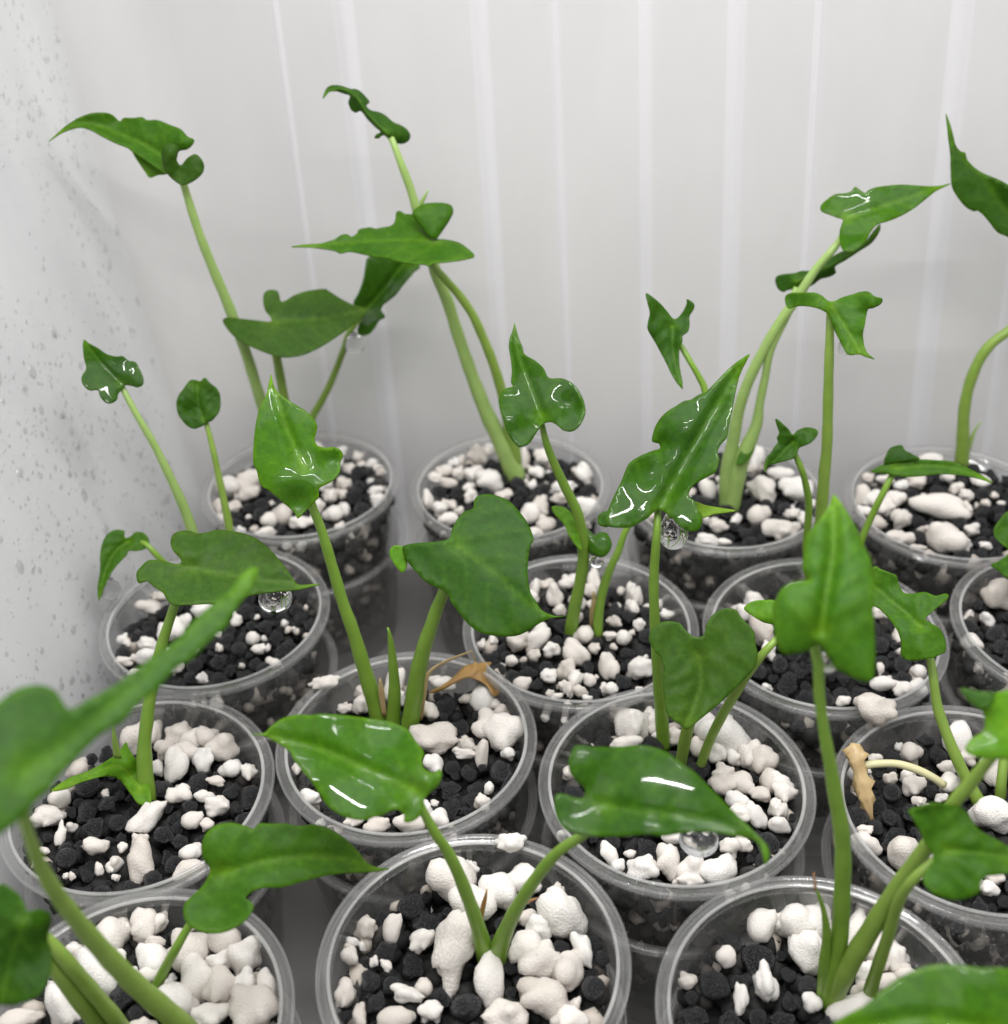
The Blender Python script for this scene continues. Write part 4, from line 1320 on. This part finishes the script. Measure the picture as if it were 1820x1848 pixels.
p.leaf('7', [(240, 725), (320, 668), (420, 630), (500, 585), (555, 545), (590, 498), (607, 530), (640, 578), (690, 602), (705, 700), (705, 790), (650, 785), (612, 740), (555, 672), (480, 660), (380, 685), (310, 715)],
       [(660, 720), (560, 610), (420, 650), (240, 725)], yb - .04, .6, 'l', name='sheath', seed=30, ripple=.07, shift=.04, cup=-.25, bumps=[(560, 600, .06, .1), (640, 640, -.05, .06)])
stalk(p.o, p.b, Z('7', (530, 408, 4), (534, 450, 16), (540, 500, 30), (552, 570, 44)), [yb] * 4, STEM['m'], name='sheath_tip', flat=.4)

# ---- cup D
p = Plant('seedling with an upright spike between two stalks, beside a shrivelled brown leaf', 'D', 708, 1300)
st = Z('4', (1440, 560, 34), (1465, 680, 40), (1510, 800, 46), (1560, 970, 52), (1610, 1140, 56), (1660, 1280, 62), (1710, 1450, 70), (1750, 1580, 76), (1785, 1700, 80))
yb = p.yb(st[-1])
p.pet(st, .1, 'g')
p.leaf('4', [(1273, 65), (1283, 110), (1305, 150), (1350, 185), (1400, 215), (1450, 250), (1488, 300), (1485, 340), (1478, 370), (1490, 400), (1530, 410), (1570, 408), (1600, 425), (1608, 450), (1595, 480), (1595, 520), (1560, 565),
             (1500, 600), (1495, 640), (1470, 670), (1430, 710), (1398, 740), (1380, 710), (1320, 660), (1260, 610), (1222, 585), (1205, 520), (1188, 480), (1190, 400), (1200, 300), (1220, 220), (1250, 160)],
       [(1430, 500), (1370, 380), (1310, 210), (1273, 65)], yb + .05, .7, 'mw', cup=-.05, groove=.03, ripple=.05, seed=31, edge=.5, veins=.004, bumps=[(1400, 680, -.08, .12), (1560, 480, -.08, .1), (1330, 560, .05, .15)])
st = Z('5', (845, 760, 44), (800, 900, 52), (782, 960, 56), (750, 1040, 60), (720, 1130, 66), (690, 1220, 72), (660, 1350, 78), (640, 1480, 82), (620, 1610, 84))
p.pet(st, -.1, 'g')
p.leaf('5', [(1365, 1068), (1320, 1072), (1280, 1062), (1240, 1040), (1215, 1000), (1190, 960), (1178, 880), (1180, 800), (1190, 740), (1205, 710), (1180, 640), (1130, 570), (1080, 525), (1020, 502), (975, 498), (940, 508), (925, 530),
             (920, 565), (880, 580), (845, 620), (820, 670), (810, 705), (760, 720), (700, 725), (640, 730), (590, 745), (600, 790), (612, 815), (650, 860), (700, 910), (760, 940), (800, 960), (815, 1000), (850, 1050), (900, 1110),
             (960, 1150), (1040, 1165), (1120, 1165), (1180, 1140), (1240, 1100), (1290, 1080), (1330, 1075)], [(850, 740), (1000, 850), (1180, 1010), (1365, 1068)], yb - .12, .72, 'd', cup=-.08, groove=.012, ripple=.05, seed=32,
       edge=.22, veins=.004)
p.leaf('5', [(590, 745), (550, 740), (528, 765), (535, 800), (560, 840), (590, 868), (610, 840), (612, 815), (602, 780)], None, yb - .15, .9, 'l', name='leaf_fold', seed=33, ripple=.01)
stalk(p.o, p.b, Z('5', (520, 1126, 8), (526, 1145, 14), (535, 1200, 30), (545, 1300, 44), (552, 1420, 58), (545, 1590, 74)), [yb - .05] * 6, STEM['g'], name='sheath')
stalk(p.o, p.b, Z('5', (484, 1362, 6), (488, 1400, 24), (494, 1460, 30), (505, 1540, 22)), [yb - .06] * 4, STEM['t'], name='dry_sheath', flat=.4)

# ---- cup A
p = Plant('seedling in the middle front cup with two glossy leaves arching left and right', 'A', 885, 1715)
st = Z('8', (655, 730, 36), (682, 812, 42), (740, 920, 48), (800, 1010, 54), (850, 1110, 60), (890, 1210, 64), (930, 1320, 68), (960, 1420, 78), (985, 1530, 92))
yb = p.yb(st[-1])
p.pet(st, -.1, 'g')
p.leaf('8', [(-125, 460), (-60, 455), (-30, 425), (30, 385), (100, 368), (160, 372), (200, 365), (270, 368), (350, 375), (440, 388), (520, 400), (580, 420), (620, 445), (650, 490), (690, 545), (680, 580), (690, 620), (730, 640), (765, 625),
             (775, 650), (760, 700), (720, 735), (690, 770), (685, 820), (660, 855), (620, 875), (595, 870), (600, 840), (570, 815), (530, 820), (490, 845), (450, 850), (420, 862), (360, 860), (300, 840), (240, 800), (200, 740),
             (160, 680), (110, 620), (80, 580), (60, 540), (20, 510), (-60, 470)], [(655, 722), (450, 640), (200, 530), (-125, 460)], yb - .1, .6, 'mw', cup=.06, groove=.03, ripple=.022, seed=34, edge=.35, veins=.003,
       bumps=[(690, 680, .07, .09), (545, 800, .06, .08), (500, 430, -.06, .2)])
st = Z('8', (1530, 860, 36), (1445, 930, 44), (1350, 990, 52), (1280, 1055, 56), (1200, 1160, 60), (1130, 1270, 66), (1080, 1370, 74), (1045, 1460, 86), (1030, 1535, 92))
p.pet(st, -.35, 'g')
p.leaf('8', [(1400, 515), (1380, 545), (1368, 590), (1375, 640), (1410, 685), (1440, 710), (1448, 740), (1430, 760), (1390, 755), (1345, 740), (1310, 745), (1305, 800), (1320, 860), (1350, 900), (1400, 925), (1450, 935), (1540, 940),
             (1640, 938), (1740, 930), (1812, 938), (1892, 925), (1982, 915), (2062, 920), (2132, 935), (2192, 945), (2242, 960), (2272, 1000), (2285, 1050), (2298, 1072), (2312, 1030), (2302, 985), (2272, 950), (2212, 890), (2152, 830),
             (2092, 770), (2032, 710), (1962, 640), (1892, 590), (1832, 545), (1762, 520), (1702, 512), (1612, 518), (1540, 520), (1480, 518), (1430, 512)], [(1525, 800), (1750, 830), (2050, 880), (2280, 1000)], yb - .4, .55, 'dw',
       cup=.06, groove=.02, ripple=.022, seed=35, edge=.2, bumps=[(1430, 560, .05, .12), (1400, 850, -.05, .15)])
stalk(p.o, p.b, Z('8', (986, 1188, 4), (978, 1230, 18), (966, 1280, 24), (958, 1330, 20)), [yb + .08] * 4, STEM['r'], name='dry_sheath', flat=.4)
stalk(p.o, p.b, Z('8', (1226, 1230, 4), (1195, 1240, 16), (1150, 1262, 26)), [yb + .12] * 3, STEM['r'], name='dry_sheath', flat=.5)

# ---- cup B
p = Plant('seedling in the bottom right cup with stout fanning stalks and a tall upright arrow leaf', 'B', 1495, 1800)
st = Z('6', (940, 1140, 40), (915, 1225, 46), (930, 1300, 52), (935, 1450, 52)) + Z('9', (958, 450, 54), (985, 600, 62), (1010, 750, 70), (1032, 870, 74), (1045, 1000, 76), (1042, 1200, 80), (1030, 1400, 84), (1000, 1560, 90), (975, 1730, 100))
yb = p.yb(st[-1])
p.pet(st, .25, 'g')
p.leaf('6', [(1000, 500), (1030, 530), (1070, 590), (1110, 660), (1140, 730), (1170, 790), (1185, 840), (1190, 920), (1188, 1000), (1190, 1080), (1195, 1160), (1198, 1260), (1195, 1330), (1185, 1370), (1155, 1382), (1110, 1370), (1060, 1345),
             (1010, 1320), (985, 1280), (960, 1250), (935, 1210), (905, 1215), (870, 1240), (800, 1252), (765, 1250), (740, 1220), (725, 1170), (720, 1120), (718, 1040), (735, 980), (760, 940), (800, 915), (850, 905), (890, 900), (870, 870),
             (855, 850), (865, 780), (872, 700), (900, 660), (950, 600), (980, 550)], [(943, 1135), (970, 950), (1000, 750), (1000, 500)], yb + .2, .8, 'm', cup=.12, groove=.05, ripple=.03, seed=36, edge=.4, roll=.05,
       bumps=[(830, 1000, .05, .2), (1150, 1000, .04, .25)])
st = Z('9', (1850, 420, 50), (1780, 520, 54), (1715, 600, 58), (1640, 695, 62), (1560, 790, 66), (1440, 985, 72), (1350, 1110, 78), (1250, 1260, 86), (1150, 1420, 92), (1060, 1570, 96), (985, 1730, 96))
p.pet(st, -.2, 'm')
p.leaf('9', [(1740, 275), (1790, 260), (1900, 240), (2050, 260), (2150, 400), (2080, 560), (1950, 600), (1820, 580), (1740, 578), (1660, 565), (1625, 545), (1620, 520), (1650, 480), (1700, 450), (1712, 400), (1700, 340), (1715, 300)],
       [(1850, 415), (1950, 430), (2140, 410)], yb - .2, .55, 'lw', cup=.1, ripple=.05, seed=37)
p.leaf('9', [(1595, 245), (1640, 250), (1700, 262), (1760, 268), (1740, 330), (1700, 345), (1650, 320), (1615, 280)], None, yb - .1, .7, 'd', name='leaf_fold', seed=38, ripple=.01)
st = Z('9', (1535, 1010, 40), (1440, 1085, 46), (1370, 1150, 50), (1310, 1240, 54), (1260, 1400, 58), (1200, 1580, 62), (1150, 1735, 64))
p.pet(st, -.3, 'm')
p.leaf('9', [(1352, 820), (1400, 805), (1470, 785), (1530, 790), (1590, 800), (1630, 830), (1660, 880), (1700, 920), (1760, 950), (1830, 990), (1920, 1030), (1900, 1090), (1830, 1110), (1760, 1125), (1715, 1130), (1690, 1160), (1690, 1195),
             (1650, 1225), (1590, 1240), (1530, 1235), (1480, 1215), (1440, 1180), (1425, 1140), (1450, 1080), (1470, 1040), (1440, 980), (1420, 940), (1395, 890), (1375, 850)], [(1535, 1010), (1700, 1020), (1910, 1060)], yb - .35, .75, 'm',
       cup=.12, ripple=.06, seed=39, edge=.15)
stalk(p.o, p.b, Z('9', (914, 1180, 6), (930, 1215, 16), (955, 1290, 26), (968, 1400, 40), (958, 1550, 56), (955, 1700, 66)), [yb + .02] * 6, STEM['g'], name='sheath')
stalk(p.o, p.b, Z('9', (1004, 868, 6), (1010, 930, 20), (1018, 990, 26), (1030, 1040, 14)), [yb + .12] * 4, STEM['c'], name='dry_sheath', flat=.5)

stalk(p.o, p.b, Z('9', (908, 1112, 4), (913, 1150, 10), (916, 1192, 12)), [yb + .02] * 3, STEM['r'], name='dry_tip')

# ---- cup C
p = Plant('seedling in the bottom left corner cup, its big blurred leaf close to the viewer', 'C', 290, 1815)
st = Z('7', (985, 1200, 30), (880, 1372, 40), (830, 1460, 44), (770, 1570, 48), (715, 1690, 52))
yb = p.yb(st[-1])
p.pet(st, .05, 'g')
p.leaf('7', [(1830, 1092), (1770, 1085), (1720, 1060), (1680, 1010), (1620, 950), (1550, 905), (1480, 885), (1400, 890), (1340, 880), (1270, 880), (1215, 880), (1190, 905), (1150, 890), (1080, 875), (1010, 890), (965, 930), (945, 990),
             (955, 1050), (985, 1090), (975, 1130), (945, 1180), (900, 1220), (865, 1260), (862, 1310), (880, 1350), (930, 1380), (990, 1393), (1060, 1385), (1130, 1350), (1170, 1310), (1190, 1270), (1170, 1240), (1150, 1230), (1180, 1200),
             (1240, 1180), (1330, 1178), (1430, 1150), (1530, 1125), (1640, 1110), (1740, 1105)], [(1045, 1110), (1300, 1050), (1550, 1040), (1830, 1092)], yb + .0, .6, 'm', cup=.05, groove=.03, ripple=.05, seed=40, edge=.3,
       bumps=[(1020, 1290, -.06, .14), (1000, 960, .06, .12)])
st = Z('7', (120, 640, 60), (112, 830, 56), (140, 950, 58), (190, 1080, 66), (260, 1200, 74), (340, 1310, 82), (440, 1430, 90), (540, 1540, 96), (640, 1640, 100), (750, 1735, 104), (870, 1840, 108), (950, 1930, 110))
b = atz(st[-1][0], st[-1][1], p.z)
ytip = 3.35
stalk(p.o, p.b, st, lin(ytip, b[1], st), STEM['m'])
p.leaf('7', [(1215, -320), (1150, -305), (1080, -215), (1000, -155), (900, -65), (820, 25), (730, 85), (640, 155), (560, 215), (480, 265), (400, 305), (330, 345), (295, 310), (265, 260), (200, 230), (120, 235), (50, 265), (0, 305),
             (-80, 380), (-130, 560), (-110, 800), (-40, 930), (0, 930), (60, 890), (130, 830), (170, 770), (230, 720), (280, 650), (330, 600), (390, 540), (480, 455), (570, 405), (650, 315), (740, 245), (820, 155), (900, 105), (980, 25),
             (1060, -45), (1110, -135), (1180, -225)], [(125, 645), (400, 430), (700, 170), (1200, -310)], ytip - .03, .6, 'd', cup=-.06, ripple=.05, seed=41, side=.25)
st = Z('7', (100, 1330, 60), (235, 1440, 66), (320, 1535, 72), (430, 1665, 76), (540, 1795, 78), (600, 1880, 80))
p.pet(st, -.25, 'm')
p.leaf('7', [(0, 1165), (60, 1190), (100, 1230), (130, 1290), (180, 1280), (235, 1300), (240, 1350), (225, 1420), (240, 1480), (240, 1560), (220, 1630), (170, 1690), (100, 1725), (30, 1735), (-60, 1700), (-120, 1500), (-90, 1250)],
       [(110, 1330), (60, 1480), (10, 1700)], yb - .9, .8, 'd', cup=.1, ripple=.07, seed=42, bumps=[(120, 1340, .1, .12)])
st = Z('7', (80, 1400, 70), (240, 1535, 76), (330, 1655, 80), (450, 1810, 84), (500, 1890, 86))
p.pet(st, -.3, 'm')

# ---- cup F
p = Plant('seedling behind the curled tan dead leaf, its stalk bending up to a lobed leaf', 'F', 1772, 1440)
st = Z('6', (1420, 1160, 30), (1455, 1270, 36), (1472, 1380, 42), (1490, 1500, 48)) + Z('9', (1540, 480, 52), (1600, 620, 56), (1650, 720, 60), (1690, 790, 64))
yb = p.yb(st[-1])
p.pet(st, .6, 'm')
p.leaf('6', [(1190, 840), (1220, 850), (1260, 865), (1295, 880), (1308, 920), (1330, 960), (1370, 965), (1430, 958), (1480, 975), (1520, 965), (1540, 970), (1535, 990), (1500, 1020), (1450, 1060), (1432, 1085), (1460, 1105), (1500, 1130),
             (1525, 1180), (1528, 1235), (1505, 1250), (1475, 1265), (1440, 1270), (1390, 1280), (1340, 1275), (1315, 1250), (1318, 1200), (1300, 1140), (1265, 1090), (1220, 1040), (1160, 1000), (1130, 900)],
       [(1410, 1120), (1310, 1030), (1140, 890)], yb + .6, .7, 'm', cup=.1, ripple=.06, seed=43, bumps=[(1420, 1190, .06, .1)])
st = Z('9', (1815, 480, 44), (1800, 590, 46), (1790, 680, 48), (1782, 775, 50))
p.pet(st, .1, 'm')

# ---- cup K
p = Plant('leaf edge poking in at the right border above the third row cup', 'K', 1850, 1120)
st = [(1860, 980, 14), (1862, 1050, 15), (1858, 1120, 17)]
yb = p.yb(st[-1])
p.pet(st, .2, 'm')
p.leaf('6', [(1900, 560), (1820, 578), (1780, 620), (1755, 660), (1760, 700), (1800, 740), (1830, 765), (1790, 805), (1740, 830), (1770, 855), (1830, 895), (1930, 880), (2050, 760), (2000, 620)], [(1900, 740), (1960, 700), (2040, 740)], yb + .2, .7, 'm', cup=.1, ripple=.05, seed=44)

# ---- a plant just outside the frame whose blurred leaf leans in at bottom right
b = np.array([3.9, 3.55, -.22])
t = thing('seedling', 'blurred leaf very close to the viewer leaning in at bottom right', 'seedling', b, 'seedlings growing in the cups')
Yx = 3.05
ol = Z('9', (960, 1880), (1000, 1820), (1060, 1780), (1150, 1730), (1220, 1670), (1300, 1610), (1380, 1570), (1460, 1545), (1560, 1540), (1680, 1555), (1820, 1560), (1950, 1590), (2080, 1720), (2050, 1900), (1800, 2000), (1400, 2020), (1050, 1960))
blade(t, b, ol, Z('9', (1750, 1850), (1400, 1800), (980, 1880)), at(1750, 1860, Yx), facing(1750, 1860, Yx, .7), LEAF['mw'], cup=.08, ripple=.03, seed=45)
q = at(1793, 1860, Yx)
P = [np.append(q, .03), np.append(q * .5 + b * .5 + np.array([.1, 0, .25]), .045), np.append(b, .07)]
C = catmull(P, False, .06)
v, f = [], []
for i, c in enumerate(C):
    for j in range(12):
        a = 2 * math.pi * j / 12
        v.append((c[:3] + np.array([math.cos(a), math.sin(a), 0]) * c[3] - b) * S)
for i in range(len(C) - 1):
    for j in range(12):
        f.append((i * 12 + j, i * 12 + (j + 1) % 12, i * 12 + 12 + (j + 1) % 12, i * 12 + 12 + j))
link('petiole', mesh_of('petiole', v, f, STEM['m']), t)

# ------------------------------------------------------------------ dead leaves
b = atz(760, 1290, -.2)
t = thing('dead_leaf', 'shrivelled brown leaf draped over the back rim beside the upright spike', 'dead leaf', b)
y0 = b[1]
stalk(t, b, Z('5', (918, 1234, 8), (840, 1264, 16), (770, 1296, 20), (708, 1345, 20), (692, 1440, 20), (672, 1560, 22)), [y0 + .2, y0 + .15, y0 + .08, y0 + .0, y0 - .05, y0 - .06], STEM['t'], name='dry_stalk', flat=.5)
blade(t, b, Z('5', (915, 1240), (928, 1288), (880, 1305), (830, 1355), (770, 1398), (712, 1432), (760, 1426), (840, 1385), (895, 1360), (950, 1372), (990, 1400), (1020, 1445), (1048, 1425), (1012, 1360), (985, 1325), (1008, 1290), (965, 1288), (938, 1290)),
      Z('5', (925, 1260), (925, 1330), (860, 1365), (720, 1430)), at(855, 1215, y0 + .2), facing(855, 1215, y0 + .2, .6), STEM['o'], ripple=.10, cup=-.4, groove=-.03, seed=50, name='shrivelled_blade')
b = atz(1555, 1420, -.2)
t = thing('dead_leaf', 'curled tan dead leaf with a cream stalk lying on black granules', 'dead leaf', b)
y0 = b[1]
stalk(t, b, Z('9', (1108, 505, 40), (1105, 540, 92), (1110, 585, 80), (1120, 635, 56), (1138, 690, 78), (1150, 750, 82), (1163, 805, 46), (1182, 885, 12)), [y0 + q for q in (.08, .04, -.02, -.07, -.13, -.19, -.25, -.3)], STEM['t'], name='curled_blade', seg=20, flat=.45, crumple=.45)
stalk(t, b, Z('9', (1135, 610, 40), (1200, 600, 36), (1300, 600, 38), (1400, 630, 38), (1470, 665, 38), (1520, 700, 38)), [y0 - q for q in (.03, .02, .03, .08, .12, .14)], STEM['c'], name='cream_stalk')


# ------------------------------------------------------------------ hanging drops
def drop(px, py, rx, ry, Y, label):
    p = at(px, py, Y)
    d = (p - CAM) @ _fw
    a, h = rx * d / F, ry * d / F * 1.12
    v, f = [], []
    n, m = 20, 28
    for i in range(n + 1):
        t = math.pi * i / n
        z = math.cos(t)
        r = math.sin(t) * (1 - .34 * z)
        for j in range(m):
            q = 2 * math.pi * j / m
            v.append((a * r * math.cos(q) * S, a * r * math.sin(q) * S, h * z * S))
    for i in range(n):
        for j in range(m):
            k = (j + 1) % m
            f.append((i * m + j, (i + 1) * m + j, (i + 1) * m + k, i * m + k))
    o = link('water_drop', mesh_of('water_drop', v, f, M_WATER), None, Vector(p * S))
    o['label'], o['category'], o['kind'], o['group'] = label, 'water drop', 'thing', 'water drops hanging from leaves'


def plant_y(px, py, cup):
    return atz(px, py, ZS[cup] - .06)[1]


drop(1217, 952, 25, 40, plant_y(1197, 1350, 'E') + .22, 'large clear drop hanging below the wet shiny arrow leaf')
drop(496, 1074, 29, 30, plant_y(265, 1445, 'G') + .72, 'round clear drop under the tip of the broad matte leaf by the left wall')
drop(198, 1060, 18, 24, plant_y(378, 1090, 'H') - .30, 'small drop clinging to the narrow leaf tip against the left wall')
drop(1496, 1192, 17, 22, plant_y(1495, 1810, 'B') + .26, 'drop tucked behind the stalk of the tall upright arrow leaf')
drop(1262, 1512, 34, 22, plant_y(885, 1720, 'A') + .05, 'wide blurred drop beneath the glossy leaf pointing right')
drop(1526, 622, 12, 20, plant_y(1478, 1080, 'J') + .16, 'small drop under the folded umbrella shaped leaf')
drop(640, 618, 17, 18, plant_y(540, 842, 'L') + .1, 'faint drop on the slim stalk in front of the back wall')
drop(1078, 1012, 12, 11, plant_y(1030, 1150, 'I') - .05, 'tiny drop under the round leaflet of the S curved stalk')
